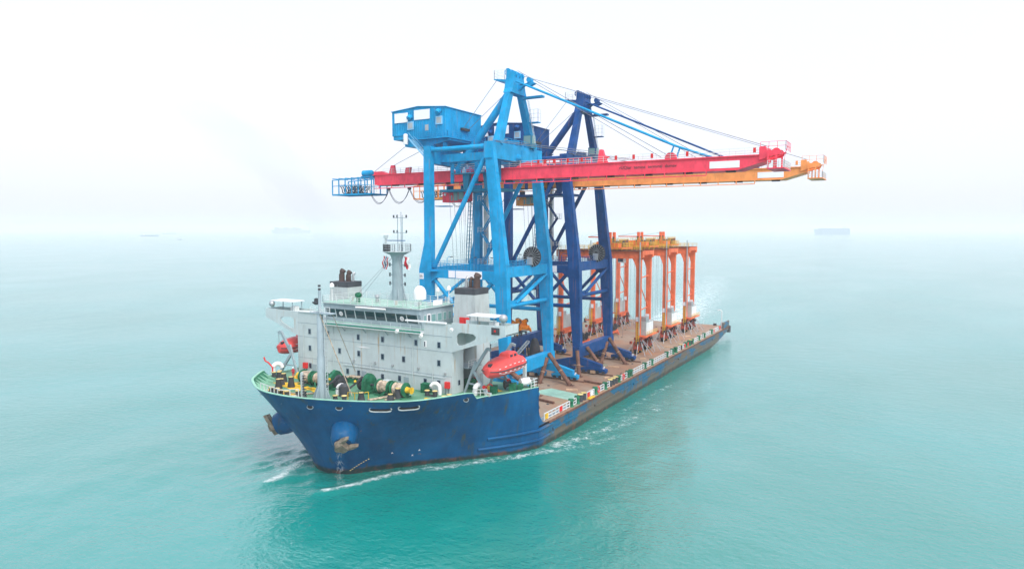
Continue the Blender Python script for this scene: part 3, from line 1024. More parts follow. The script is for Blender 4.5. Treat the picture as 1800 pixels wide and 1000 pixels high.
for z in (3.4, 6.1):
    MB().beam((MX - 0.7, MY, PZ + z), (MX + 2.2, MY, PZ + z), 0.08, 0.08).build('yard_arm', MAT['grey_dark'], rm)
    for x in (-0.7, 0.1, 2.2):
        MB().tube((MX + x, MY, PZ + z), (MX + x, MY, PZ + z + 0.5), 0.14).build('signal_lamp', MAT['charcoal'], rm)
MB().tube((MX - 2.1, MY - 0.6, PZ), (MX - 2.1, MY - 0.6, PZ + 2.4), 0.22, 0.2).build('scanner_post', MAT['grey'], rm)
MB().box(MX - 2.4, MX - 1.8, MY - 0.9, MY - 0.3, PZ + 2.4, PZ + 3.0).build('scanner_motor', MAT['grey'], rm)
MB().cbox((MX - 2.1, MY - 0.6, PZ + 3.15), 2.0, 0.25, 0.2, rz=0.3).build('radar_scanner', MAT['white'], rm)
MB().cbox((MX + 0.6, MY - 1.0, PZ + 2.05), 4.0, 0.22, 0.16, rz=0.05).build('radar_scanner', MAT['far_blue'], rm)
MB().box(MX - 1.6, MX - 0.5, MY - 1.9, MY - 1.2, PZ + 0.15, PZ + 1.3).build('lamp_housing', MAT['charcoal'], rm)
for z in (3.0, 4.6, 6.4):
    for s in (-1, 1):
        MB().beam((MX, MY, ZT + z), (MX + s * 1.75, MY, ZT + z), 0.12, 0.18).build('lamp_arm', MAT['grey_dark'], rm)
        MB().tube((MX + s * 1.75, MY, ZT + z - 0.3), (MX + s * 1.75, MY, ZT + z + 0.35), 0.14).build('signal_lamp', MAT['charcoal'], rm)
for q in ((-9.5, 15.5, ZT), (-12.0, 20.5, ZT), (3.0, 15.8, ZT)):
    MB().tube((MX, MY, PZ), q, 0.03, n=4).build('stay_wire', MAT['wire'], rm)


def flag(name, label, x, cols, tilt):
    root = thing(name, label, 'flag', (x, MY - 0.4, PZ - 0.8))
    n = 5 if len(cols) == 5 else len(cols)
    W, H_ = 1.5, 2.2
    for k, c in enumerate(cols):
        vs, fs = [], []
        for j in range(7):
            for e in (0, 1):
                u = (k + e) / n
                vs.append(V(x + (u - 0.5) * W * 0.8 + tilt * j / 6, MY - 0.4 + 0.22 * math.sin(j * 1.4 + u * 3), PZ - 0.8 - H_ * j / 6 - 0.25 * u))
        for j in range(6):
            fs.append((2 * j, 2 * j + 1, 2 * j + 3, 2 * j + 2))
        th = V(0, 0.02, 0)
        m = len(vs)
        vs2 = vs + [p + th for p in vs]
        fs2 = fs + [tuple(i + m for i in reversed(f)) for f in fs]
        MB().add(vs2, fs2).build('flag_stripe', c, root)
    MB().tube((x - tilt, MY - 0.4, PZ), (x + tilt * 1.5, MY - 0.4, PZ - 3.6), 0.02, n=4).build('halyard', MAT['wire'], root)


flag('flag', 'striped red white and blue flag hanging left of the radar mast', MX - 2.3,
     [MAT['fire_red'], MAT['white'], MAT['navy'], MAT['white'], MAT['fire_red']], -0.35)
flag('flag', 'red and white flag hanging right of the radar mast', MX + 2.5, [MAT['coverall'], MAT['white']], 0.3)


# ---- funnels
def funnel(x0, x1, y0, y1, zt, red_door, label):
    mb = MB()
    mb.loft([[V(x0 - 0.3, y0 - 0.2, 19.5), V(x1 + 0.3, y0 - 0.2, 19.5), V(x1 + 0.3, y1 + 0.3, 19.5), V(x0 - 0.3, y1 + 0.3, 19.5)],
             [V(x0, y0, zt - 1.0), V(x1, y0, zt - 1.0), V(x1, y1, zt - 1.0), V(x0, y1, zt - 1.0)]])
    f = mb.build('funnel', MAT['funnel'], ship, label=label)
    MB().box(x0 - 0.02, x1 + 0.02, y0 - 0.02, y1 + 0.02, zt - 1.0, zt).build('funnel_top', MAT['charcoal'], f)
    xm, ym = (x0 + x1) / 2, (y0 + y1) / 2
    for dx, dy, r_, h_ in ((0.9, 0.2, 0.62, 2.2), (-0.4, 0.3, 0.34, 1.6), (-1.3, 0.4, 0.3, 1.7)) if red_door else ((-0.6, -0.4, 0.55, 2.1), (0.5, 0.2, 0.5, 1.8), (1.3, 0.6, 0.25, 1.6)):
        MB().pipe([(xm + dx, ym + dy, zt - 0.1), (xm + dx, ym + dy, zt + h_ * 0.6), (xm + dx + 0.05, ym + dy + 0.1, zt + h_ * 0.85), (xm + dx + 0.1, ym + dy + 0.35, zt + h_)], r_, 12).build('exhaust_pipe', MAT['exhaust'] if r_ > 0.3 else MAT['lamp'], f, smooth=True)
    if red_door:
        for a in (0.0, 1.05):
            MB().box(x0 + 1.15 + a, x0 + 2.1 + a, y0 - 0.32, y0 - 0.14, 20.9, 22.4).build('louvre_door', MAT['fire_red'], f)
    return f


funnel(9.9, 14.0, 19.9, 24.0, 27.2, True, 'grey port funnel with red doors')
funnel(-19.0, -14.6, 20.2, 24.0, 27.2, False, 'grey starboard funnel with black band')

MAT['cap'] = paint('dusty_yellow_cap', (0.62, 0.50, 0.20), 0.6, 0.3, dirt=0.4)

# ------------------------------------------------------------------ forecastle gear (parts of the ship)
def P_on(x, y, dz=0.0):
    return V(x, y, zd(y) + dz)


FX, FY = -0.4, -0.4
c = P_on(FX, FY)
fm = MB()
fm.lathe(c, (0, 0, 1), [(0.6, 0), (0.56, 6.5), (0.50, 6.6), (0.46, 13.0), (0.24, 13.3), (0.2, 16.4), (0.1, 16.5)], 14)
for a in range(4):
    d = V(math.cos(R(10 + 90 * a)), math.sin(R(10 + 90 * a)), 0)
    t = V(-d.y, d.x, 0)
    fm.plate([c + d * 0.6 - t * 0.06, c + d * 1.7 - t * 0.06, c + d * 1.6 - t * 0.06 + V(0, 0, 0.25), c + d * 0.66 - t * 0.06 + V(0, 0, 2.2)], [], t * 0.12)
foremast = fm.build('foremast', MAT['grey_dark'], ship, smooth=True, label='tall pale grey foremast on the bow')
MB().box(FX - 1.6, FX + 2.6, FY - 0.5, FY + 0.8, c.z + 13.0, c.z + 13.15).build('platform', MAT['grey_dark'], foremast)
railing(MB(), [(FX - 1.5, FY - 0.45, c.z + 13.15), (FX + 2.5, FY - 0.45, c.z + 13.15)], 0.9, 1.0, 0.03).build('railing', MAT['rail_white'], foremast)
ladder(MB(), c + V(0.95, 0.2, 0.3), c + V(0.85, 0.2, 13.0), (0.0, 0.22, 0), 0.7, 0.04).build('ladder', MAT['rail_grey'], foremast)
MB().lathe(c + V(-0.7, 0, 14.6), (0, 0, 1), [(0.2, -0.3), (0.6, 0), (0.6, 0.12), (0.3, 0.15), (0.3, 0.6), (0.1, 0.7)], 10).build('mast_light', MAT['charcoal'], foremast)
for z in (16.5, 17.0):
    MB().tube(c + V(0, 0, z), c + V(0, 0, z + 0.3), 0.2).build('mast_light', MAT['charcoal'], foremast)
MB().tube(c + V(0.3, -0.3, 13.0), P_on(3.9, 1.6, 0.6), 0.075, n=6).build('derrick_stay', MAT['rope'], foremast)
MB().tube(c + V(2.3, 0.3, 13.0), V(-6.0, HY0 - 0.2, 12.6), 0.05, n=5).build('derrick_stay', MAT['rope'], foremast)


def windlass(sx, yy, flip):
    """green anchor windlass with two rope drums"""
    base = P_on(sx, yy)
    w = MB()
    w.box(sx - 1.0, sx + 1.0, yy - 1.4, yy + 1.4, base.z - 0.1, base.z + 0.35)
    root = w.build('mooring_winch', MAT['green'], ship, label='green anchor windlass with rope drums')
    z = base.z + 1.28
    # tall gear cover
    MB().plate([(sx - 0.35, yy - 1.5, base.z + 0.35), (sx - 0.35, yy + 1.5, base.z + 0.35), (sx - 0.35, yy + 1.35, z + 0.7), (sx - 0.35, yy + 0.7, z + 1.5), (sx - 0.35, yy, z + 1.8),
                (sx - 0.35, yy - 0.7, z + 1.5), (sx - 0.35, yy - 1.35, z + 0.7)], [], (0.7, 0, 0)).build('gear_cover', MAT['green'], root)
    MB().tube((sx - flip * 1.6, yy, z), (sx + flip * 8.2, yy, z), 0.16).build('drive_shaft', MAT['charcoal'], root)
    # cable lifter with chain
    MB().lathe((sx - flip * 0.6, yy, z), (-flip, 0, 0), [(1.1, 0), (0.8, 0.3), (0.8, 0.7), (1.1, 1.0)], 14).build('cable_lifter', MAT['charcoal'], root)
    ch = MB()
    p0, p1 = V(sx - flip * 1.1, yy - 0.4, z + 0.9), P_on(sx - flip * 1.3, yy - 4.4, 0.5)
    for k in range(15):
        q0, q1 = p0.lerp(p1, k / 15), p0.lerp(p1, (k + 1.25) / 15)
        ch.beam(q0, q1, 0.30 if k % 2 else 0.14, 0.14 if k % 2 else 0.30)
    ch.build('anchor_chain', MAT['charcoal'], root)
    MB().lathe(P_on(sx - flip * 1.3, yy - 4.2), (0, 0, 1), [(0.85, 0), (0.75, 0.3), (0.75, 1.6), (0.5, 1.9)], 10).build('chain_stopper', MAT['charcoal'], root)
    MB().sphere(P_on(sx - flip * 0.9, yy - 2.2, 2.0), 0.22).build('brake_wheel', MAT['yellow'], root, smooth=True)
    MB().sphere(P_on(sx - flip * 1.6, yy - 3.3, 1.5), 0.2).build('brake_wheel', MAT['yellow'], root, smooth=True)
    for k, off in enumerate((2.0, 5.0)):
        x0 = sx + flip * off
        a = MB().lathe((x0, yy, z), (flip, 0, 0), [(1.12, 0.0), (1.12, 0.2), (0.4, 0.24)], 18).build('drum_flange', MAT['green'], root)
        MB().lathe((x0 + flip * 2.3, yy, z), (flip, 0, 0), [(1.12, 0.0), (1.12, 0.2), (0.4, 0.24)], 18).build('drum_flange', MAT['green'], root)
        prof = []
        for j in range(13):
            t = j / 12
            prof += [(0.86 + 0.06 * (j % 2) + 0.05 * math.sin(j * 1.7), 0.24 + 2.04 * t)]
        MB().lathe((x0, yy, z), (flip, 0, 0), prof, 18).build('rope_drum', MAT['rope'], root, smooth=True)
        for yy2 in (-0.9, 0.9):
            MB().beam((x0 + flip * 1.2, yy + yy2 * 1.5, base.z), (x0 + flip * 2.5, yy + yy2 * 0.2, z), 0.25, 0.3).build('drum_stand', MAT['green'], root)
        MB().box(min(x0, x0 + flip * 2.5), max(x0, x0 + flip * 2.5), yy - 1.2, yy + 1.2, base.z - 0.1, base.z + 0.15).build('drum_bed', MAT['green'], root)
    MB().lathe((sx + flip * 7.6, yy, z), (flip, 0, 0), [(0.5, 0), (0.42, 0.4), (0.42, 0.7), (0.55, 1.0)], 12).build('warping_head', MAT['yellow'], root)
    return root


windlass(2.2, 7.2, 1)
windlass(-4.1, 6.2, -1)


def cone_bollard(x, y, h=1.4, r=0.42, top=MAT['charcoal'], name='mooring_pedestal'):
    b = P_on(x, y)
    o = MB().lathe(b, (0, 0, 1), [(r * 1.5, -0.02), (r * 1.45, 0.1), (r * 0.95, h * 0.85), (r * 1.15, h)], 12).build(name, MAT['charcoal'], ship, smooth=True)
    MB().lathe(b + V(0, 0, h), (0, 0, 1), [(r * 0.95, 0.004), (r * 0.9, 0.06), (r * 0.3, 0.08)], 12).build('cap', MAT['cap'], o)
    return o


for x, y, h in ((-11.8, 1.3, 1.5), (-17.6, 6.4, 1.3), (-15.3, 5.4, 1.4), (-10.8, 3.0, 1.7), (5.6, 1.7, 1.35), (8.8, 6.3, 1.55), (8.6, 4.8, 0.9), (-13.6, 3.4, 1.0)):
    cone_bollard(x, y, h)


def bitts(x, y, dx, dy):
    b = P_on(x, y)
    o = MB().cbox(b + V(0, 0, 0.08), 1.9 if dx else 0.7, 0.7 if dx else 1.9, 0.2).build('mooring_bitts', MAT['charcoal'], ship)
    for s in (-0.65, 0.65):
        p = b + V(dx * s, dy * s, 0)
        MB().lathe(p, (0, 0, 1), [(0.36, 0.1), (0.34, 0.75), (0.46, 0.8), (0.46, 0.86)], 12).build('post', MAT['charcoal'], o, smooth=True)
        MB().lathe(p, (0, 0, 1), [(0.44, 0.864), (0.38, 0.93), (0.1, 0.95)], 12).build('cap', MAT['cap'], o)
    return o


for x, y, dx, dy in ((2.9, 0.0, 1, 0.4), (12.0, 10.4, 1, 0.2), (-6.6, -2.2, 1, 0), (-9.4, -1.6, 1, 0), (-4.2, -1.0, 1, 0), (16.0, 9.0, 0, 1), (-20.0, 8.0, 0, 1)):
    bitts(x, y, dx, dy)


def gooseneck(x, y, h, r, rot):
    b = P_on(x, y)
    d = V(math.cos(rot), math.sin(rot), 0)
    pts = [b, b + V(0, 0, h - 0.6)] + [b + V(0, 0, h - 0.6) + d * (0.75 * (1 - math.cos(R(a)))) + V(0, 0, 0.75 * math.sin(R(a))) for a in range(20, 200, 20)]
    MB().pipe(pts, r, 10).build('air_vent', MAT['white'], ship, smooth=True)


for x, y, h, r_, rot in ((-0.4, 2.9, 1.5, 0.3, 0.3), (12.5, 12.0, 1.6, 0.32, 3.4), (17.2, 14.9, 1.4, 0.42, 1.2), (-21.6, 8.6, 1.8, 0.4, 1.0)):
    gooseneck(x, y, h, r_, rot)
for x, y, w_ in ((-17.9, 12.6, 0.9), (13.4, 12.75, 0.8)):
    b = P_on(x, y)
    o = MB().box(x - w_ / 2, x + w_ / 2, y - 0.2, y + 0.25, b.z + 1.0, b.z + 2.0).build('fire_hose_box', MAT['fire_red'], ship)
    for s in (-0.3, 0.3):
        MB().beam((x + s, y, b.z), (x + s, y, b.z + 1.0), 0.07, 0.07).build('stand', MAT['charcoal'], o)
b = P_on(9.6, 12.2)
MB().box(9.0, 10.4, 11.6, 12.7, b.z, b.z + 1.5).build('control_box', MAT['green'], ship)
# yellow painted walking areas on the green deck: sheets a few mm proud
for k, poly in enumerate(([(-13.4, -0.6), (-6.2, -3.4), (-3.0, -2.0), (-9.6, 1.2)], [(-16.2, 3.8), (-9.2, 1.6), (-5.8, 3.6), (-12.8, 6.4)], [(-18.0, 8.6), (-13.6, 8.2), (-13.0, 10.4), (-17.6, 10.8)],
                          [(12.2, 8.2), (15.8, 8.8), (15.6, 9.6), (12.0, 9.0)], [(14.6, 20.6), (18.8, 18.4), (19.4, 19.8), (15.2, 22.2)], [(-8.4, 4.0), (-3.2, 1.4), (-2.4, 2.2), (-7.6, 5.0)])):
    MB().plate([P_on(x, y, 0.03) for x, y in poly], [], (0, 0, 0.012)).build('yellow_deck_mark', MAT['yellow'], ship)
# rope work lying on deck
for pts in ([(-12.2, -1.6), (-9.0, -1.0), (-5.0, 0.2), (-3.6, 2.8), (-5.6, 4.8)], [(-11.0, -2.6), (-7.4, -2.4), (-4.8, -1.2), (-4.4, 1.4)], [(6.0, 2.6), (6.6, 4.6), (7.0, 7.2)], [(6.4, 2.6), (7.0, 4.8), (7.5, 7.2)], [(8.2, 4.0), (8.8, 6.0), (9.3, 7.4)]):
    r_ = MB().pipe([P_on(x, y, 0.14) for x, y in catmull(pts, 4)], 0.13, 6).build('mooring_rope', MAT['rope'], ship, smooth=True)
# coiled spare line in a rack in front of the house
rk = MB().box(-6.8, -0.4, 10.9, 12.3, P_on(0, 11.6).z, P_on(0, 11.6).z + 0.75).build('rope_rack', MAT['green'], ship)
for k in range(14):
    cx, cy = -6.3 + 0.43 * k, 11.6 + 0.2 * math.sin(k * 2.3)
    MB().pipe([(cx + 0.45 * math.cos(R(a)), cy + 0.5 * math.sin(R(a)), P_on(0, 11.6).z + 0.86 + 0.12 * ((k * 7) % 3)) for a in range(0, 361, 40)], 0.12, 5).build('rope_coil', MAT['rope'], rk)
b = P_on(2.3, 11.2)
MB().lathe(b, (0, 0, 1), [(0.75, 0), (0.75, 1.1), (0.9, 1.15), (0.85, 1.3)], 12).build('hatch_cover', MAT['grey'], ship)
# pulpit steps and railings at the stem
railing(MB(), [P_on(-9.6, -4.0), P_on(-3.0, -5.8), P_on(-1.6, -3.8)], 2.0, 1.1, 0.05, 2).build('bow_railing', MAT['rail_white'], ship)
railing(MB(), [P_on(3.0, 1.6), P_on(5.2, 2.2), P_on(5.3, 3.6)], 1.1, 1.2, 0.05, 1).build('yellow_handrail', MAT['yellow'], ship)
st = P_on(-2.3, -2.4)
cs = MB().beam(st, st + V(0, 0, 4.2), 0.35, 0.35).build('crew_ladder_post', MAT['grey'], ship)
for k in range(9):
    MB().box(st.x + 0.18, st.x + 0.7, st.y - 0.2, st.y + 0.2, st.z + 0.5 + 0.4 * k, st.z + 0.58 + 0.4 * k).build('rung', MAT['charcoal'], cs)
# hull openings
for i, v in ((13, 0.90), (17, 0.915)):
    p, q = side_pt(i, v, True), side_pt(i + 2, v, True)
    d = (q - p).normalized()
    nrm = V(d.y, -d.x, -0.25).normalized()
    ctr = (p + q) / 2 + nrm * 0.06
    ring = [ctr + d * (1.55 * math.copysign(abs(math.cos(R(a))) ** 0.45, math.cos(R(a)))) + V(0, 0, 1) * (0.33 * math.copysign(abs(math.sin(R(a))) ** 0.6, math.sin(R(a)))) for a in range(0, 361, 20)]
    fl = MB().pipe(ring, 0.10, 7).build('panama_fairlead', MAT['funnel'], hull, smooth=True)
    MB().plate([ctr + d * (1.4 * math.cos(R(a))) + V(0, 0, 0.32 * math.sin(R(a))) - nrm * 0.03 for a in range(0, 360, 30)], [], nrm * 0.05).build('fairlead_opening', MAT['black'], hull)
for i, v, port in ((9, 0.91, True), (4, 0.90, True), (27, 0.915, True)):
    p, q = side_pt(i, v, port), side_pt(i + 1, v, port)
    d = (q - p).normalized()
    nrm = V(d.y, -d.x, -0.2).normalized()
    ring = [p + nrm * 0.05 + d * (0.5 * math.cos(R(a))) + V(0, 0, 0.32 * math.sin(R(a))) for a in range(0, 361, 30)]
    MB().pipe(ring, 0.06, 6).build('hawse_ring', MAT['grey_dark'], hull, smooth=True)
    MB().plate([p + nrm * 0.03 + d * (0.46 * math.cos(R(a))) + V(0, 0, 0.28 * math.sin(R(a))) for a in range(0, 360, 30)], [], nrm * 0.05).build('hawse_opening', MAT['black'], hull)


# anchor pods and anchors
def anchor_set(base, tip, fl, label):
    base, tip = Vector(base), Vector(tip)
    ax = (tip - base)
    L = ax.length
    MB().lathe(base, ax, [(2.05, 0), (2.0, L * 0.5), (1.9, L * 0.8), (1.65, L * 0.95), (1.3, L), (0.5, L - 0.1)], 22).build('anchor_pod', MAT['hull'], hull, smooth=True)
    d = ax.normalized()
    root = thing('anchor', label, 'anchor', tip)
    fl = Vector(fl)
    fl = (fl - d * fl.dot(d)).normalized()          # flukes lie across the mouth of the pod
    sd = d.cross(fl).normalized()
    c0 = tip + d * 0.15
    k_ = 0.78
    fl, sd = fl * k_, sd * k_
    MB().tube(tip - d * 0.8, tip + d * 0.5, 0.38).build('shank', MAT['anchor'], root)
    MB().loft([[c0 + sd * (a * w) + fl * b_ + d * e for a, b_ in ((-1, -0.7), (1, -0.7), (0.9, 0.7), (-0.9, 0.7))] for e, w in ((-0.2, 1.35), (0.35, 1.45), (0.75, 0.9))]).build('crown', MAT['anchor'], root)
    for s in (-1, 1):
        q = c0 + sd * (s * 0.95) + d * 0.15
        MB().loft([[q + fl * t + sd * (a * w + s * 0.12 * t) + d * (e + 0.12 * t) for a, e in ((-1, -0.25), (1, -0.25), (0.6, 0.3), (-0.6, 0.3))] for t, w in ((0.3, 0.42), (1.2, 0.5), (2.0, 0.36), (2.7, 0.05))]).build('fluke', MAT['anchor'], root)
    MB().loft([[c0 - fl * t + sd * (a * w) + d * (e + 0.15) for a, e in ((-1, -0.3), (1, -0.3), (1, 0.3), (-1, 0.3))] for t, w in ((0.5, 1.3), (1.0, 0.95), (1.7, 0.25))]).build('crown_palm', MAT['anchor'], root)
    return root


anchor_set((3.6, 1.0, 10.0), (6.9, -3.6, 6.5), (0.75, 0.45, 0.75), 'muddy steel anchor stowed in the port pod with water draining below')
anchor_set((-4.0, 1.8, 9.0), (-8.6, -2.3, 6.6), (-0.2, 0.1, 1.0), 'dark steel anchor sticking out from the starboard bow pod')
# water draining from the port anchor
mb = MB()
for k in range(16):
    a = V(6.4 + random.gauss(0, 0.22), -3.9 + random.gauss(0, 0.22), 5.2)
    p = a
    for j in range(5):
        z0 = 5.3 - j * 1.02 - random.random() * 0.5
        w_ = 0.25 + 0.10 * j
        mb.beam(V(a.x + random.gauss(0, w_ * 0.5), a.y + random.gauss(0, w_ * 0.5), z0), V(a.x + random.gauss(0, w_ * 0.6), a.y + random.gauss(0, w_ * 0.6), z0 - 0.2 - random.random() * 0.4), 0.011, 0.011)
wm, wnt, wb = _mat('falling_water')
wb.inputs['Base Color'].default_value = (0.7, 0.78, 0.8, 1)
wb.inputs['Alpha'].default_value = 0.35
o = mb.build('draining_water', wm, None, kind='stuff')
o['label'] = 'thin streams of water draining from the port anchor'

# small stanchion hose at starboard
MB().pipe([P_on(-20.6, 7.6), P_on(-20.6, 7.6, 1.6), P_on(-21.4, 7.4, 2.4), P_on(-22.2, 7.4, 2.6), P_on(-22.4, 7.3, 3.3)], 0.13, 6).build('foam_monitor', MAT['fire_red'], ship)


# ------------------------------------------------------------------ lifeboats with davits
def lifeboat(xc, y0, label, grp):
    L, zk, zg, ztop = 10.6, 13.75, 15.2, 16.75
    root = thing('lifeboat', label, 'lifeboat', (xc, y0 + L / 2, zk), grp)
    rows = []
    for k in range(17):
        t = k / 16
        y = y0 + L * t
        e = max(0.05, (1 - abs(2 * t - 1) ** 4.6)) ** 0.45
        w = 1.95 * e
        kz = zk + 0.55 * (abs(2 * t - 1) ** 4)
        tz = zg + (ztop - zg) * max(0.18, (1 - abs(2 * t - 1.05) ** 3.0)) ** 0.6 + (0.1 * math.sin(3.14 * t))
        ring = [V(xc, y, kz), V(xc + w * 0.55, y, kz + (zg - kz) * 0.25), V(xc + w * 0.93, y, kz + (zg - kz) * 0.7), V(xc + w, y, zg), V(xc + w * 0.92, y, zg + (tz - zg) * 0.45),
                V(xc + w * 0.62, y, zg + (tz - zg) * 0.88), V(xc, y, tz), V(xc - w * 0.62, y, zg + (tz - zg) * 0.88), V(xc - w * 0.92, y, zg + (tz - zg) * 0.45), V(xc - w, y, zg),
                V(xc - w * 0.93, y, kz + (zg - kz) * 0.7), V(xc - w * 0.55, y, kz + (zg - kz) * 0.25)]
        rows.append(ring)
    h = MB().loft(rows).build('boat_hull', MAT['lifeboat'], root, smooth=True)
    fen = [r_[3] + V(0.03, 0, 0) for r_ in rows]
    MB().pipe(fen, 0.09, 6).build('fender_strip', MAT['charcoal'], root)
    MB().pipe([r_[9] + V(-0.03, 0, 0) for r_ in rows], 0.09, 6).build('fender_strip', MAT['charcoal'], root)
    cy = y0 + L * 0.60
    dome = MB().loft([[V(xc + a * s, cy + b_ * s2, z) for a, b_ in ((-1.0, -1.4), (1.0, -1.4), (1.0, 1.4), (-1.0, 1.4))] for z, s, s2 in ((16.3, 1.0, 1.2), (17.2, 0.85, 0.85), (17.4, 0.6, 0.65))])
    dm = dome.build('helmsman_dome', MAT['lifeboat'], root, smooth=False)
    for dy in (-0.6, 0.6):
        MB().box(xc + 0.85, xc + 1.0, cy + dy - 0.32, cy + dy + 0.32, 16.7, 17.05).build('dome_window', MAT['pane'], root)
    for k in range(2, 15, 2):
        for ring_i, dz in ((4, -0.12), (2, 0.1)):
            p = rows[k][ring_i]
            MB().cbox(p + V(0.0, 0, dz), 0.12, 0.55, 0.09).build('reflective_mark', MAT['white'], root)
    MB().pipe([rows[k][2] + V(0.08, 0.3 * (k % 2), -0.12 * (k % 2)) for k in range(2, 15)], 0.025, 4).build('grab_line', MAT['white'], root)
    MB().cbox((xc, y0 + 0.9, 16.0), 0.5, 0.6, 0.5).build('lifting_hook', MAT['charcoal'], root)
    MB().cbox((xc, y0 + L - 0.9, 16.0), 0.5, 0.6, 0.5).build('lifting_hook', MAT['charcoal'], root)
    return root


def davit(xc, y, sgn, label):
    """grey pivoting frame standing on deck and reaching over the boat"""
    b = P_on(xc, y)
    d = MB()
    xi = xc - sgn * 5.0
    d.beam((xi + sgn * 0.2, y, zd(y)), (xi + sgn * 2.2, y + 0.2, zd(y) + 5.2), 0.34, 0.34)
    d.beam((xc - sgn * 0.4, y, zd(y)), (xi + sgn * 1.6, y + 0.2, zd(y) + 3.9), 0.38, 0.42)
    d.beam((xi + sgn * 1.5, y + 0.2, zd(y) + 3.2), (xc - sgn * 0.6, y + 0.2, zd(y) + 7.4), 0.36, 0.46)
    d.beam((xc - sgn * 0.6, y + 0.2, zd(y) + 7.4), (xc + sgn * 0.1, y + 0.2, zd(y) + 7.2), 0.34, 0.4)
    d.beam((xi + sgn * 0.8, y, zd(y) + 1.6), (xc - sgn * 1.4, y, zd(y) + 1.4), 0.22, 0.22)
    o = d.build('lifeboat_davit', MAT['grey_dark'], ship, label=label)
    MB().tube((xc, y + 0.2, zd(y) + 7.2), (xc, y + 0.2, 16.1), 0.05, n=5).build('fall_wire', MAT['wire'], o)
    MB().cbox((xc - sgn * 0.4, y, zd(y) + 0.2), 0.9, 0.7, 0.5).build('davit_foot', MAT['grey'], o)
    MB().cbox((xc - sgn * 1.1, y, zd(y) + 1.3), 0.45, 0.5, 0.35, ry=0.7).build('hinge_band', MAT['fire_red'], o)
    return o


lifeboat(20.2, 13.8, 'orange-red enclosed lifeboat slung beside the port side of the deckhouse', 'enclosed lifeboats')
lifeboat(-24.2, 12.2, 'orange-red enclosed lifeboat half hidden behind the starboard corner of the deckhouse', 'enclosed lifeboats')
davit(19.6, 15.6, 1, 'forward davit of the port lifeboat')
davit(19.9, 22.6, 1, 'after davit of the port lifeboat')
davit(-23.2, 11.2, -1, 'forward davit of the starboard lifeboat')
davit(-23.2, 19.0, -1, 'after davit of the starboard lifeboat')
# port side deck under the boat: winches, liferaft, rail, small boxes
for x, y in ((18.9, 17.8), (20.4, 21.2)):
    MB().cbox(P_on(x, y, 0.6), 1.1, 1.4, 1.2, rz=0.4).build('boat_winch', MAT['green'], ship)
MB().lathe(P_on(19.2, 20.6, 0.9), (0.6, 0.8, 0), [(0.7, 0), (0.75, 0.1), (0.4, 0.15), (0.4, 0.9), (0.75, 0.95), (0.7, 1.05)], 12).build('wire_reel', MAT['charcoal'], ship)
MB().lathe(P_on(20.9, 24.3, 1.0), (0.5, 0.86, 0), [(0.2, -0.95), (0.62, -0.85), (0.66, 0), (0.62, 0.85), (0.2, 0.95)], 14).build('liferaft_canister', MAT['white'], ship, smooth=True)
railing(MB(), [P_on(17.4, 14.3), P_on(19.0, 15.6)], 1.0, 0.9, 0.05, 2).build('railing', MAT['rail_white'], ship)
railing(MB(), [P_on(22.3, 24.0), P_on(22.5, 25.8), P_on(19.5, 25.8)], 1.5, 0.8, 0.05, 3).build('railing', MAT['rail_white'], ship)
bx = MB().beam(P_on(20.3, 25.4), P_on(20.3, 25.4, 4.2), 0.5, 0.5).build('ladder_tower', MAT['grey'], ship)
for k, (x, y) in enumerate(((20.9, 23.0), (21.7, 25.2), (21.2, 22.0), (17.5, 17.0))):
    MB().cbox(P_on(x, y, 0.45), 0.8, 0.8, 0.9, rz=0.5).build('deck_locker', MAT['green'], ship)
ring = MB().pipe([P_on(18.6, 17.0, 1.0) + V(0.2 * math.sin(R(a)), 0.55 * math.sin(R(a)), 0.55 * math.cos(R(a))) for a in range(0, 361, 30)], 0.11, 6).build('lifebuoy', MAT['lifeboat'], None, smooth=True)
tag(ring, 'orange lifebuoy on a stand below the port lifeboat', 'lifebuoy')


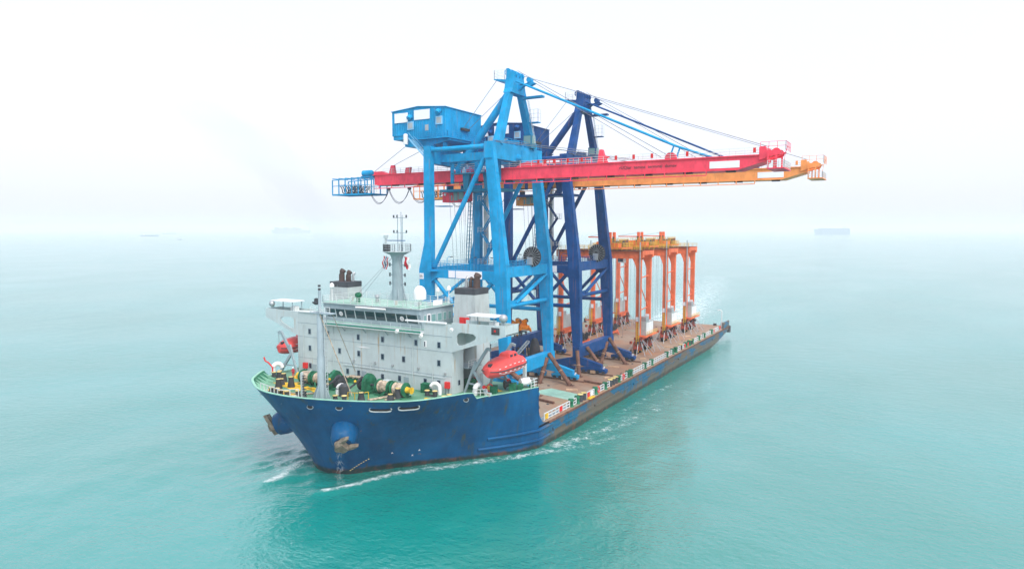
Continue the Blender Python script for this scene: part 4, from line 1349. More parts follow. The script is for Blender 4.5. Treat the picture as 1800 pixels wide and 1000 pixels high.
# ------------------------------------------------------------------ the sailor
def person():
    base = P_on(-16.9, 8.9)
    root = thing('person', 'person in red coverall and white helmet standing on the green foredeck', 'person', base)
    J = {'pel': (0, 0, 0.95), 'wai': (0, 0, 1.12), 'che': (0, 0, 1.34), 'nck': (0, 0, 1.5), 'hd0': (0, -0.01, 1.58), 'hd1': (0, -0.02, 1.72),
         'lh': (-0.1, 0, 0.9), 'lk': (-0.12, -0.03, 0.5), 'la': (-0.13, 0.02, 0.1), 'lt': (-0.14, -0.13, 0.05),
         'rh': (0.1, 0, 0.9), 'rk': (0.12, -0.01, 0.5), 'ra': (0.14, 0.04, 0.1), 'rt': (0.15, -0.11, 0.05),
         'ls': (-0.19, 0, 1.42), 'le': (-0.27, -0.05, 1.15), 'lw': (-0.17, -0.25, 1.05), 'lp': (-0.13, -0.31, 1.05),
         'rs': (0.19, 0, 1.42), 're': (0.27, -0.02, 1.14), 'rw': (0.25, -0.12, 0.9), 'rp': (0.25, -0.15, 0.83)}
    E = [('pel', 'wai'), ('wai', 'che'), ('che', 'nck'), ('nck', 'hd0'), ('hd0', 'hd1'), ('pel', 'lh'), ('lh', 'lk'), ('lk', 'la'), ('la', 'lt'), ('pel', 'rh'), ('rh', 'rk'), ('rk', 'ra'), ('ra', 'rt'),
         ('che', 'ls'), ('ls', 'le'), ('le', 'lw'), ('lw', 'lp'), ('che', 'rs'), ('rs', 're'), ('re', 'rw'), ('rw', 'rp')]
    RAD = {'pel': .16, 'wai': .15, 'che': .17, 'nck': .065, 'hd0': .09, 'hd1': .085, 'lh': .1, 'lk': .075, 'la': .06, 'lt': .05, 'rh': .1, 'rk': .075, 'ra': .06, 'rt': .05,
           'ls': .075, 'le': .06, 'lw': .045, 'lp': .045, 'rs': .075, 're': .06, 'rw': .045, 'rp': .045}
    keys = list(J)
    me = bpy.data.meshes.new('body')
    me.from_pydata([J[k] for k in keys], [(keys.index(a), keys.index(b_)) for a, b_ in E], [])
    o = bpy.data.objects.new('body', me)
    COL.objects.link(o)
    o.parent = root
    md = o.modifiers.new('skin', 'SKIN')
    sv = me.skin_vertices[0].data
    for i, k in enumerate(keys):
        sv[i].radius = (RAD[k], RAD[k])
        sv[i].use_root = (k == 'pel')
    o.modifiers.new('sub', 'SUBSURF').render_levels = 2
    m, nt, b_ = _mat('coverall_skin_boots')
    sep = nt.nodes.new('ShaderNodeSeparateXYZ')
    nt.links.new(nt.nodes.new('ShaderNodeTexCoord').outputs['Object'], sep.inputs[0])
    cc = _mix(nt, _ramp(nt, sep.outputs['Z'], 1.50, 1.52), (0.45, 0.012, 0.035), (0.42, 0.22, 0.14))
    cc = _mix(nt, _ramp(nt, sep.outputs['Z'], 0.12, 0.14), (0.02, 0.02, 0.02), cc)
    nt.links.new(cc, b_.inputs['Base Color'])
    b_.inputs['Roughness'].default_value = 0.85
    me.materials.append(m)
    MB().lathe(base + V(0, -0.02, 1.70), (0, -0.1, 1), [(0.16, -0.01), (0.135, 0.02), (0.13, 0.08), (0.09, 0.14), (0.01, 0.16)], 12).build('helmet', MAT['white'], root, smooth=True)
    root.rotation_euler = (0, 0, R(25))


person()

# draught marks and small white marks on the port bow
for k in range(9):
    i = 9 + k // 2
    p, q = side_pt(i, 0.045 + 0.017 * k, True), side_pt(i + 1, 0.045 + 0.017 * k, True)
    p = p.lerp(q, 0.5 * (k % 2))
    d = (q - p).normalized()
    nrm = V(d.y, -d.x, -0.2).normalized()
    MB().plate([p + nrm * 0.03 + d * a + V(0, 0, b_) for a, b_ in ((-0.1, -0.05), (0.1, -0.05), (0.1, 0.05), (-0.1, 0.05))], [], nrm * 0.02).build('draught_mark', MAT['cap'], hull)
for i, v in ((17, 0.24), (21, 0.24), (20, 0.17)):
    p, q = side_pt(i, v, True), side_pt(i + 1, v, True)
    d = (q - p).normalized()
    nrm = V(d.y, -d.x, -0.2).normalized()
    for a in (45, 135):
        t = d * math.cos(R(a)) + V(0, 0, math.sin(R(a)))
        MB().beam(p + nrm * 0.03 - t * 0.2, p + nrm * 0.03 + t * 0.2, 0.05, 0.04).build('thruster_mark', MAT['white'], hull)

# pipes, lamps and small fittings on the deckhouse front
for pts in ([(-18.6, HY0 - 0.12, 11.2), (-18.6, HY0 - 0.12, 20.0)], [(-11.2, HY0 - 0.12, 11.2), (-11.2, HY0 - 0.12, 20.2)], [(-2.6, HY0 - 0.12, 11.2), (-2.6, HY0 - 0.12, 14.6)], [(6.4, HY0 - 0.12, 11.2), (6.4, HY0 - 0.12, 20.2)], [(10.4, HY0 - 0.12, 11.2), (10.4, HY0 - 0.12, 14.2)], [(-8.8, HY0 - 0.1, 13.55), (12.8, HY0 - 0.1, 13.55)]):
    MB().pipe(pts, 0.06, 6).build('conduit', MAT['grey'], acc)
for x, z in ((-14.6, 14.6), (-6.4, 14.5), (-1.6, 14.6), (2.2, 14.5), (7.6, 14.6), (12.9, 14.3)):
    MB().cbox((x, HY0 - 0.16, z), 0.28, 0.24, 0.34).build('bulkhead_lamp', MAT['lamp'], acc)
for x in (-16.0, -4.2, 5.0):
    MB().box(x - 0.5, x + 0.5, HY0 - 0.09, HY0 - 0.012, 11.2, 12.9).build('weathertight_door', MAT['grey_dark'], acc)
ladder(MB(), (-13.4, HY0 - 0.3, 11.2), (-13.4, HY0 - 0.3, 20.3), (0.25, 0, 0), 0.6, 0.035).build('ladder', MAT['rail_grey'], acc)

# ------------------------------------------------------------------ ship-to-shore cranes
CY0, CY1, CYM = 41.5, 60.0, 50.75
XP, XS = 7.1, -12.2          # port and starboard bogie lines


def quay_crane(label, M, B, MT, delta, txt, house_label):
    base = V(-2.5, CYM, ZDECK)
    root = thing('quay_crane', label, 'crane', base, 'quay cranes carried on deck')
    rail_mat = MAT['rail_grey']

    def part(name, mb, mat=M, parent=root, smooth=False, lab=None):
        return mb.build(name, mat, parent, smooth=smooth, label=lab)

    # --- bogies under each leg, running across the ship
    for xc in (XP, XS):
        for y in (CY0, CY1):
            poly = [(-1.0, 7.6), (1.0, 7.6), (6.0, 6.35), (6.0, 5.5), (4.6, 5.35), (0.0, 5.95), (-4.6, 5.35), (-6.0, 5.5), (-6.0, 6.35)]
            eq = part('equaliser_beam', MB().plate([(xc + u, y - 0.55, z) for u, z in poly], [], (0, 1.1, 0)))
            for s in (-1, 1):
                cu = xc + s * 4.0
                poly = [(-3.1, 4.95), (-3.1, 5.35), (-0.7, 5.9), (0.7, 5.9), (3.1, 5.35), (3.1, 4.95), (0, 5.15)]
                MB().plate([(cu + u, y - 0.72, z) for u, z in poly], [], (0, 1.44, 0)).build('sub_equaliser', M, eq)
                for t in (-1.75, 1.75):
                    ct = cu + t
                    MB().plate([(ct - 1.35, y - 0.42, 4.5), (ct - 1.5, y - 0.42, 4.95), (ct - 0.9, y - 0.42, 5.25), (ct + 0.9, y - 0.42, 5.25), (ct + 1.5, y - 0.42, 4.95), (ct + 1.35, y - 0.42, 4.5)], [], (0, 0.84, 0)).build('bogie_truck', M, eq)
                    for w in (-0.7, 0.7):
                        MB().tube((ct + w, y - 0.5, 4.62), (ct + w, y + 0.5, 4.62), 0.38, n=14).build('wheel', MAT['charcoal'], eq)
                MB().box(cu - 0.55, cu + 0.55, y - 0.85, y + 0.85, 4.28, 4.95).build('timber_block', MAT['timber'], eq)
                MB().cbox((xc + s * 6.5, y - 0.2, 5.6), 0.28, 0.28, 0.8, ry=s * 0.4).build('buffer', MAT['white'], eq)
            part('deck_rail', MB().box(xc - 8.2, xc + 8.6, y - 0.25, y + 0.25, ZDECK + 0.002, 4.25), MAT['rusty'])
    for xc in (XP, XS):
        part('sill_beam', MB().box(xc - 0.85, xc + 0.85, CY0 - 1.2, CY1 + 1.2, 7.62, 10.1))
    # --- legs
    def leg_port(y):
        rows = []
        for z, xa, xb, d in ((10.1, 6.0, 7.9, 1.35), (20.0, 5.2, 7.75, 1.4), (27.0, 4.75, 7.6, 1.45), (30.0, 4.65, 7.4, 1.45), (54.0, 2.35, 4.25, 1.3)):
            rows.append([V(xa, y - d / 2, z), V(xb, y - d / 2, z), V(xb, y + d / 2, z), V(xa, y + d / 2, z)])
        return MB().loft(rows)

    def leg_stb(y):
        rows = []
        for z, xa, xb, d in ((10.1, -13.2, -11.2, 1.35), (20.0, -13.7, -10.9, 1.4), (28.6, -13.9, -10.8, 1.45), (34.2, -12.5, -10.7, 1.4), (54.1, -12.5, -10.75, 1.3)):
            rows.append([V(xa, y - d / 2, z), V(xb, y - d / 2, z), V(xb, y + d / 2, z), V(xa, y + d / 2, z)])
        return MB().loft(rows)
    for y in (CY0, CY1):
        lg = part('leg', leg_port(y))
        lz = MB()
        for z in np.arange(12, 50, 6.0):
            t = (z - 30) / 24
            xb = 7.4 - 3.15 * t if z > 30 else 7.6
            lz.box(xb - 0.02, xb + 0.06, y - 0.75, y + 0.75, z - 0.06, z + 0.06)
        lz.build('stiffener_band', M, lg)
        part('leg', leg_stb(y))
    # number plate on the forward starboard leg
    pl = part('number_plate', MB().box(-13.75, -12.7, CY0 - 0.80, CY0 - 0.742, 26.6, 27.8), MAT['board'])
    text_mesh('plate_number', '05', 0.8, MAT['charcoal'], pl, (-13.68, CY0 - 0.82, 26.9), (1, 0, 0), (0, 0, 1))
    # --- portal beams
    for y in (CY0, CY1):
        pts = [(-10.85, 28.7), (4.7, 28.7), (4.7, 25.9), (3.2, 26.9), (-9.6, 26.95), (-10.85, 26.0)]
        pb = part('portal_beam', MB().plate([(x, y - 0.6, z) for x, z in pts], [], (0, 1.2, 0)))
        railing(MB(), [(-10.8, y - 0.55, 28.72), (4.6, y - 0.55, 28.72)], 1.2, 1.5, 0.035).build('railing', M, pb)
        railing(MB(), [(-10.8, y + 0.55, 28.72), (4.6, y + 0.55, 28.72)], 1.2, 1.5, 0.035).build('railing', M, pb)
        for x in (-6.8, -1.0, 3.0):
            MB().pipe([(x, y - 0.5, 28.7), (x, y - 0.5, 31.0), (x + 0.35, y - 0.5, 31.4), (x + 0.9, y - 0.5, 31.4)], 0.07, 5).build('lamp_post', M, pb)
            MB().cbox((x + 1.1, y - 0.5, 31.35), 0.5, 0.35, 0.16).build('lamp', MAT['charcoal'], pb)
    pbf = MB().box(-6.35, -4.75, CY0 - 0.66, CY0 - 0.604, 27.1, 28.55).build('sign_board', MAT['board'], pb)
    MB().box(-4.55, 2.0 - 0.2, CY0 - 0.66, CY0 - 0.604, 27.05, 28.55).build('sign_board', MAT['board'], pb)
    for xc, z0, z1 in ((6.35, 27.4, 29.5), (-12.2, 27.0, 29.0)):
        lb = part('longitudinal_beam', MB().box(xc - 0.6, xc + 0.6, CY0 + 0.7, CY1 - 0.7, z0, z1))
        railing(MB(), [(xc + 0.55, CY0 + 0.8, z1), (xc + 0.55, CY1 - 0.8, z1)], 1.2, 1.6, 0.035).build('railing', M, lb)
    MB().box(-9.0, -10.8, CY0 - 1.6, CY0 - 0.62, 28.3, 28.42).build('landing', M, pb)
    # --- bracing
    def brace(p, q, r_=0.42):
        part('brace', MB().tube(p, q, r_, n=10), smooth=True)
    for y in (CY0, CY1):
        brace((-10.4, y, 29.2), (3.2, y, 53.0), 0.5)
        brace((-10.7, y, 26.9), (-3.6, y, 19.6))
        brace((4.9, y, 27.4), (-2.8, y, 19.6))
        brace((-11.2, y, 19.3), (5.4, y, 19.3), 0.45)
        part('gusset', MB().plate([(-4.8, y - 0.1, 19.3), (-1.6, y - 0.1, 19.3), (-2.5, y - 0.1, 20.9), (-3.9, y - 0.1, 20.9)], [], (0, 0.2, 0)))
        part('top_tie', MB().tube((-10.8, y, 53.3), (2.4, y, 53.3), 0.5, n=10), smooth=True)
    for xc in (6.6, -12.3):
        brace((xc, CY0 + 0.6, 21.6), (xc, CY1 - 0.6, 21.6), 0.45)
        brace((xc, CY1 - 0.7, 27.2), (xc, CY0 + 4.6, 22.0), 0.40)
        part('gusset', MB().plate([(xc - 0.1, CY0 + 0.6, 21.2), (xc - 0.1, CY0 + 7.0, 21.2), (xc - 0.1, CY0 + 5.6, 22.7), (xc - 0.1, CY0 + 2.0, 22.6), (xc - 0.1, CY0 + 0.6, 23.4)], [], (0.2, 0, 0)))
    # --- cable reel on the port side
    rc = V(7.0, 52.0, 31.25)
    reel = part('cable_reel', MB().lathe(rc, (0, -1, 0), [(0.45, -0.35), (0.45, 0.35), (0.3, 0.4)], 12), MAT['charcoal'])
    MB().lathe(rc, (0, -1, 0), [(2.15, -0.25), (2.15, -0.2), (0.3, -0.18)], 28).build('reel_flange', MAT['charcoal'], reel)
    MB().lathe(rc, (0, -1, 0), [(1.5, -0.17), (1.75, 0.1), (1.5, 0.2)], 24).build('reel_cable', MAT['black'], reel)
    for k in range(20):
        d = V(math.cos(k * math.pi / 10), 0, math.sin(k * math.pi / 10))
        MB().beam(rc + d * 0.3 + V(0, -0.25, 0), rc + d * 2.15 + V(0, -0.25, 0), 0.06, 0.06).build('reel_spoke', MAT['lamp'], reel)
    part('reel_drive', MB().box(6.3, 7.5, 51.2, 51.7, 29.6, 31.2), MAT['lamp'])
    # --- upper girders
    ug = part('upper_girder', MB().box(2.5, 4.3, CY0 - 0.9, CY1 + 1.6, 50.9, 54.15))
    MB().box(4.3, 4.42, CY0 + 11.0, CY0 + 15.5, 49.9, 53.4).build('hinge_plate', M, ug)
    MB().lathe((4.3, CY0 + 9.5, 51.6), (1, 0, 0), [(0.9, 0), (0.7, 0.6), (0.5, 0.9)], 12).build('pivot_boss', M, ug)
    railing(MB(), [(4.2, CY0 + 4, 54.15), (4.2, CY1 + 1.4, 54.15)], 1.2, 1.4, 0.035).build('railing', M, ug)
    for k in range(8):
        MB().box(2.6 + 0.1 * (k % 3), 4.0, CY0 + 4.0 + 1.9 * k, CY0 + 4.9 + 1.9 * k, 54.15, 54.8 + 0.6 * ((k * 5) % 4) / 3).build('girder_equipment', M, ug)
    cab = part('boom_operator_cabin', MB().box(2.9, 4.9, 55.6, 57.6, 54.2, 57.0), MT)
    MB().box(4.88, 4.93, 55.9, 57.4, 55.2, 56.8).build('pane', MAT['cab_pane'], cab)
    MB().box(3.1, 4.7, 55.55, 55.62, 55.2, 56.8).build('pane', MAT['cab_pane'], cab)
    gs = part('upper_girder', MB().plate([(-12.3, CY0 + 0.7, 53.7), (-12.3, CY1 - 0.7, 53.7), (-12.3, CY1 - 0.7, 50.2), (-12.3, CY0 + 0.7, 50.6)],
                                         [[(-12.3, CY0 + 4.2, 52.9), (-12.3, CY0 + 9.4, 52.9), (-12.3, CY0 + 8.4, 51.4), (-12.3, CY0 + 5.2, 51.6)], [(-12.3, CY0 + 10.6, 52.9), (-12.3, CY0 + 15.0, 52.9), (-12.3, CY0 + 15.0, 51.3), (-12.3, CY0 + 11.4, 51.3)]], (1.5, 0, 0)))
    for y in (CY0 + 3.5, CYM, CY1 - 3.5):
        part('cross_girder', MB().box(-10.8, 2.5, y - 0.5, y + 0.5, 51.0, 52.6))
    # hangers from the girders to the boom
    for x in (-10.2, -4.0, 1.6):
        for y in (47.9, 53.6):
            part('boom_hanger', MB().beam((x, y, 51.0), (x, y, 46.7), 0.7, 0.5))
    hp = part('service_platform', MB().box(-8.6, 0.9, 45.2, 47.6, 48.5, 48.7), MT)
    railing(MB(), [(-8.6, 45.25, 48.7), (0.9, 45.25, 48.7)], 1.1, 1.2, 0.04).build('railing', M, hp)
    for k in range(6):
        MB().lathe((-7.6 + 1.5 * k, 46.4, 48.7), (0, 0, 1), [(0.45, 0), (0.45, 0.7), (0.25, 0.9), (0.25, 1.2)], 8).build('rope_guide', (M, MAT['white'], B)[k % 3], hp)
    part('platform_strut', MB().plate([(-6.4, 46.2, 48.5), (-4.6, 46.2, 48.5), (-5.2, 46.2, 45.4), (-6.2, 46.2, 45.4)], [], (0, 0.8, 0)), MT)
    part('platform_strut', MB().plate([(-1.4, 46.2, 48.5), (0.4, 46.2, 48.5), (0.0, 46.2, 45.4), (-0.9, 46.2, 45.4)], [], (0, 0.8, 0)), MT)
    part('trolley_frame', MB().box(-13.0, 1.8, 47.2, 54.2, 45.0, 45.5), MT)
    # --- machinery house with corrugated walls
    hx0, hx1, hy0, hy1, hz0, hz1 = -22.5, -8.4, 43.0, 56.4, 56.0, 62.1
    mh = part('machinery_house', MB().box(hx0 + 0.15, hx1 - 0.15, hy0 + 0.15, hy1 - 0.15, hz0 + 0.2, hz1 - 0.1), M, lab=house_label)

    def corr(p, q, z0, ztop):
        """real corrugation: folded sheet between p and q"""
        p, q = Vector(p), Vector(q)
        L = (q - p).length
        n = int(L / 0.55)
        t = (q - p).normalized()
        nrm = V(t.y, -t.x, 0)
        vs, fs = [], []
        k = 0
        for i in range(n):
            for f, d in ((0.0, 0), (0.62, 0), (0.72, 0.09), (0.9, 0.09)):
                s = (i + f) * L / n
                pt = p + t * s + nrm * d
                vs += [V(pt.x, pt.y, z0), V(pt.x, pt.y, ztop(s / L))]
        pt = q
        vs += [V(pt.x, pt.y, z0), V(pt.x, pt.y, ztop(1.0))]
        m = len(vs) // 2
        fs = [(2 * i, 2 * i + 2, 2 * i + 3, 2 * i + 1) for i in range(m - 1)]
        return MB().add(vs, fs)
    gable = lambda s: hz1 + 0.55 * (1 - abs(2 * s - 1))
    flat = lambda s: hz1
    for p, q, f, zb in (((hx0, hy0, 0), (hx0 + 3.1, hy0, 0), lambda s: gable(s * 3.1 / 14.1), 57.0), ((hx0 + 3.1, hy0, 0), (hx1, hy0, 0), lambda s: gable((3.1 + s * 11) / 14.1), hz0),
                        ((hx1, hy0, 0), (hx1, hy1, 0), flat, hz0), ((hx1, hy1, 0), (hx0, hy1, 0), gable, hz0), ((hx0, hy1, 0), (hx0, hy0, 0), flat, 57.0)):
        corr(p, q, zb, f).build('corrugated_wall', M, mh)
    xm = (hx0 + hx1) / 2
    rf = MB()
    for s in (-1, 1):
        xe = xm + s * (hx1 - xm + 0.2)
        rf.plate([(xm, hy0 - 0.2, hz1 + 0.6), (xe, hy0 - 0.2, hz1), (xe, hy0 - 0.2, hz1 + 0.14), (xm, hy0 - 0.2, hz1 + 0.74)], [], (0, hy1 - hy0 + 0.4, 0))
    rf.build('roof', M, mh)
    for x0, x1, z0, z1 in ((-21.7, -18.1, 59.7, 61.7), (-16.4, -12.3, 60.0, 62.0)):
        MB().box(x0, x1, hy0 - 0.22, hy0 - 0.12, z0, z1).build('blank_sign', MAT['board'], mh)
    for x, z in ((-17.4, 59.0), (-9.9, 59.6)):
        f_ = MB().box(x - 0.85, x + 0.85, hy0 - 0.25, hy0 - 0.1, z - 0.95, z + 0.75).build('louvre_frame', MAT['pale_blue'], mh)
        MB().box(x - 0.6, x + 0.6, hy0 - 0.28, hy0 - 0.2, z - 0.7, z + 0.5).build('louvre', MAT['lamp'], mh)
        MB().pipe([(x + 0.1, hy0 - 0.05, z + 1.7), (x + 0.1, hy0 - 0.6, z + 1.7), (x + 0.1, hy0 - 1.0, z + 1.3)], 0.5, 10).build('air_vent', M, mh, smooth=True)
    MB().box(-13.7, -12.4, hy0 - 0.2, hy0 - 0.1, 56.3, 59.0).build('door', M, mh)
    MB().box(-13.5, -12.6, hy0 - 0.24, hy0 - 0.18, 57.6, 58.8).build('door_pane', MAT['lamp'], mh)
    MB().box(hx1 + 0.1, hx1 + 0.6, 48.3, 51.2, 58.0, 58.5).build('rope_slot', MAT['charcoal'], mh)
    sub = part('house_bed', MB().plate([(-19.4, hy0 + 0.2, 56.0), (hx1 + 1.0, hy0 + 0.2, 56.0), (hx1 + 1.0, hy0 + 0.2, 55.3), (-14.0, hy0 + 0.2, 54.3), (-19.2, hy0 + 0.2, 54.6)], [], (0, hy1 - hy0 - 0.4, 0)))
    railing(MB(), [(-15.0, hy0 - 1.0, 56.0), (hx1 + 1.2, hy0 - 1.0, 56.0), (hx1 + 1.2, hy1, 56.0)], 1.2, 1.3, 0.04).build('railing', M, sub)
    MB().box(-15.0, hx1 + 1.25, hy0 - 1.05, hy0 + 0.19, 55.75, 55.95).build('walkway', M, sub)
    MB().box(hx1 + 1.01, hx1 + 1.3, hy0 + 0.2, hy1, 55.75, 55.95).build('walkway', M, sub)
    MB().lathe((-18.4, hy0 - 0.6, 56.2), (0, 0, 1), [(0.5, -1.2), (0.5, 0.8), (0.3, 1.0)], 10).build('tank', MAT['white'], sub)
    stt = MB()
    for s in (0.0, 1.0):
        stt.beam((-17.4, hy0 - 0.9 + s, 56.2), (-12.6, hy0 - 1.6 + s, 52.0), 0.12, 0.3)
        stt.beam((-17.4, hy0 - 0.9 + s, 57.3), (-12.6, hy0 - 1.6 + s, 53.1), 0.07, 0.07)
    stt.build('stair', MAT['pale_blue'], sub)
    for x in (-12.0, -9.0):
        for y in (CY0 + 2.2, CY1 - 4.6):
            part('house_post', MB().box(x - 0.35, x + 0.35, y - 0.35, y + 0.35, 53.7, 55.0))
    # --- A-frame
    for p, q in (((3.75, 43.9, 54.1), (3.7, 48.6, 65.2)), ((3.75, 58.2, 54.1), (3.7, 53.0, 65.2))):
        part('a_frame_leg', MB().beam(p, q, 1.5, 1.7, 1.2, 1.3, ref=(0, 1, 0)))
    head = part('a_frame_head', MB().loft([[V(3.7 + a * sx, CYM + b_ * sy, z) for a, b_ in ((-1, -1), (1, -1), (1, 1), (-1, 1))] for z, sx, sy in ((64.6, 0.95, 3.2), (65.6, 1.0, 2.6), (67.9, 1.0, 2.0), (69.0, 0.9, 1.8))]))
    for y in (49.3, 50.75, 52.2):
        MB().tube((2.9, y - 0.25, 69.0), (2.9, y + 0.25, 69.0), 0.75, n=16).build('sheave', M, head)
        MB().tube((4.4, y - 0.25, 68.4), (4.4, y + 0.25, 68.4), 0.6, n=16).build('sheave', M, head)
    pf = MB().plate([(-0.1, 48.6, 67.8), (3.0, 48.6, 67.4), (3.0, 48.6, 66.8), (-0.1, 48.6, 67.6)], [], (0, 4.2, 0)).build('head_platform', M, head)
    railing(MB(), [(2.8, 48.6, 67.7), (0, 48.6, 67.8), (0, 52.7, 67.8), (2.8, 52.7, 67.7)], 1.7, 1.0, 0.04).build('railing', MAT['white'], head)
    MB().plate([(4.6, 50.3, 66.4), (7.6, 50.3, 66.0), (8.6, 50.3, 66.4), (7.6, 50.3, 67.0), (6.6, 50.3, 66.6), (4.6, 50.3, 65.2)], [], (0, 0.9, 0)).build('sheave_arm', M, head)
    MB().tube((7.2, 50.2, 67.2), (7.2, 51.3, 67.2), 0.55, n=14).build('sheave', M, head)
    MB().box(4.4, 9.0, 52.6, 53.8, 64.0, 64.4).build('access_platform', M, head)
    ladder(MB(), (5.6, 56.0, 55.2), (4.8, 54.4, 64.0), (0, 0.25, 0), 0.7).build('ladder', MAT['rail_grey'], head)
    MB().box(4.3, 6.6, 55.4, 56.6, 59.4, 59.6).build('ladder_landing', M, head)
    railing(MB(), [(4.6, 55.4, 59.6), (6.6, 55.4, 59.6), (6.6, 56.6, 59.6)], 2.6, 0.9, 0.035).build('landing_cage', MAT['rail_white'], head)
    part('back_leg', MB().tube((2.8, 50.2, 65.3), (-9.6, 49.0, 49.6), 0.78, 0.85, n=14), smooth=True)
    # --- forestays
    for y in (48.9, 52.6):
        part('forestay', MB().pipe([(5.0, y, 66.9), (37.9, y, 52.05), (44.6, y, 49.6)], 0.2, 8), M, smooth=True)
        part('stay_link', MB().tube((37.9, y, 52.05), (37.0, y, 49.5), 0.16), M)
    # --- boom
    by0, by1, bz0, bz1 = 48.3, 53.2, 47.15, 49.5
    pts = [(-32.5, bz0), (-32.5, bz1), (53.9, bz1), (53.9, 48.45), (49.4, bz0)]
    boom = part('boom', MB().plate([(x, by0, z) for x, z in pts], [], (0, by1 - by0, 0)), B, lab='long box-girder boom')
    MB().box(-32.9, 53.9, by0 - 0.22, by0 - 0.002, bz1 - 0.12, bz1 + 0.08).build('top_flange', B, boom)
    MB().box(-32.9, 53.9, by1 + 0.002, by1 + 0.22, bz1 - 0.12, bz1 + 0.08).build('top_flange', B, boom)
    MB().box(-32.4, 49.3, by0 - 0.12, by0 - 0.002, bz0 - 0.05, bz0 + 0.1).build('bottom_flange', B, boom)
    rail = MB().box(-32.4, 44.0, by0 - 0.25, by0 - 0.1, 46.30, 46.48)
    rl = rail.build('festoon_rail', MAT['rusty'] if False else B, boom)
    for x in np.arange(-31, 44.1, 3.75):
        MB().box(x - 0.09, x + 0.09, by0 - 0.22, by0 - 0.12, 46.49, bz0 - 0.05).build('rail_hanger', B, boom)
    for x in np.arange(-27, 50, 7.5):
        MB().box(x - 0.8, x + 0.8, by0 + 0.4, by0 + 1.2, bz0 - 0.34, bz0 - 0.02).build('floodlight', MAT['charcoal'], boom)
    railing(MB(), [(-30, by0 + 0.05, bz1 + 0.002), (53, by0 + 0.05, bz1 + 0.002)], 1.25, 2.6, 0.032).build('railing', MAT['rail_white'], boom)
    railing(MB(), [(-30, by1 - 0.05, bz1 + 0.002), (53, by1 - 0.05, bz1 + 0.002)], 1.25, 2.6, 0.032).build('railing', MAT['rail_white'], boom)
    railing(MB(), [(9.0, by0 + 0.25, bz1 + 0.002), (22.0, by0 + 0.25, bz1 + 0.002)], 1.2, 1.35, 0.06, 2).build('railing', B, boom)
    for x in (10.5, 12.0, 14.0, 17.0, 20.0, 27.0, 30.5, 34.0, 40.5, 52.0):
        MB().box(x - 0.22, x + 0.22, by0 - 0.06, by0 + 0.12, bz1 + 0.45, bz1 + 1.25).build('lamp_box', MAT['fire_red'] if B is MAT['red'] else B, boom)
    MB().plate([(23.1, by0 + 0.3, bz1), (25.1, by0 + 0.3, bz1), (24.7, by0 + 0.3, bz1 + 0.9), (25.4, by0 + 0.3, bz1 + 1.2), (24.4, by0 + 0.3, bz1 + 1.6), (24.1, by0 + 0.3, bz1 + 2.6), (23.5, by0 + 0.3, bz1 + 2.6)], [], (0, 0.9, 0)).build('rope_guide_tower', B, boom)
    MB().plate([(5.2, by0 + 0.1, bz1), (12.0, by0 + 0.1, bz1), (11.0, by0 + 0.1, bz1 + 0.6), (8.0, by0 + 0.1, bz1 + 1.1), (6.4, by0 + 0.1, bz1 + 0.8)], [], (0, 2.0, 0)).build('boom_hinge', B, boom)
    MB().lathe((37.4, by0 + 0.1, bz1 + 0.3), (0, 1, 0), [(1.0, 0), (1.0, 0.9)], 16).build('sheave', B, boom)
    MB().plate([(-28.4, by0 + 0.1, bz1), (-26.6, by0 + 0.1, bz1), (-26.9, by0 + 0.1, bz1 + 2.0), (-27.7, by0 + 0.1, bz1 + 2.0)], [], (0, 0.7, 0)).build('rope_post', B, boom)
    MB().plate([(-23.6, by0 + 0.1, bz1), (-22.4, by0 + 0.1, bz1), (-22.1, by0 + 0.1, bz1 + 1.4), (-23.4, by0 + 0.1, bz1 + 1.3)], [], (0, 0.7, 0)).build('rope_post', B, boom)
    MB().plate([(-32.6, by0 - 0.1, bz1 + 0.09), (-28.6, by0 - 0.1, bz1 + 0.09), (-30.2, by0 - 0.1, bz1 + 0.75), (-32.6, by0 - 0.1, bz1 + 0.75)], [], (0, 1.2, 0)).build('end_gusset', B, boom)
    for x0, x1, z0, z1 in ((44.5, 49.6, 47.55, 48.75),):
        MB().box(x0, x1, by0 - 0.05, by0 - 0.004, z0, z1).build('blank_sign', MAT['board'], boom)
    if txt:
        text_mesh('boom_lettering', txt, 0.82, MAT['charcoal'], boom, (27.7, by0 - 0.03, 48.15), (1, 0, 0), (0, 0, 1), 0.01)
    # boom tip
    tip = part('boom_tip_block', MB().plate([(52.8, by0 - 0.3, bz1 - 0.9), (52.8, by0 - 0.3, bz1 + 1.3), (53.7, by0 - 0.3, bz1 + 1.4), (54.1, by0 - 0.3, bz1 + 0.7), (56.4, by0 - 0.3, bz1 + 0.6), (56.1, by0 - 0.3, bz1 - 0.1), (55.2, by0 - 0.3, bz1 - 0.2)], [], (0, 1.6, 0)), B)
    MB().plate([(52.8, by1 - 1.3, bz1 - 0.9), (52.8, by1 - 1.3, bz1 + 1.3), (53.7, by1 - 1.3, bz1 + 1.4), (54.1, by1 - 1.3, bz1 + 0.7), (56.4, by1 - 1.3, bz1 + 0.6), (55.2, by1 - 1.3, bz1 - 0.2)], [], (0, 1.6, 0)).build('side_plate', B, tip)
    MB().box(54.2, 57.0, by0 - 1.0, by1 + 1.0, 47.0, 47.2).build('tip_platform', B, tip)
    for x, y in ((54.3, by0 - 0.6), (55.6, by0 - 0.6), (54.3, by1 + 0.4), (55.6, by1 + 0.4)):
        MB().beam((x, y, 47.2), (x, y, bz1), 0.25, 0.25).build('platform_hanger', B, tip)
    railing(MB(), [(54.3, by0 - 0.9, 47.2), (56.9, by0 - 0.9, 47.2), (56.9, by1 + 0.9, 47.2)], 1.2, 1.0, 0.04).build('railing', MAT['rail_white'], tip)
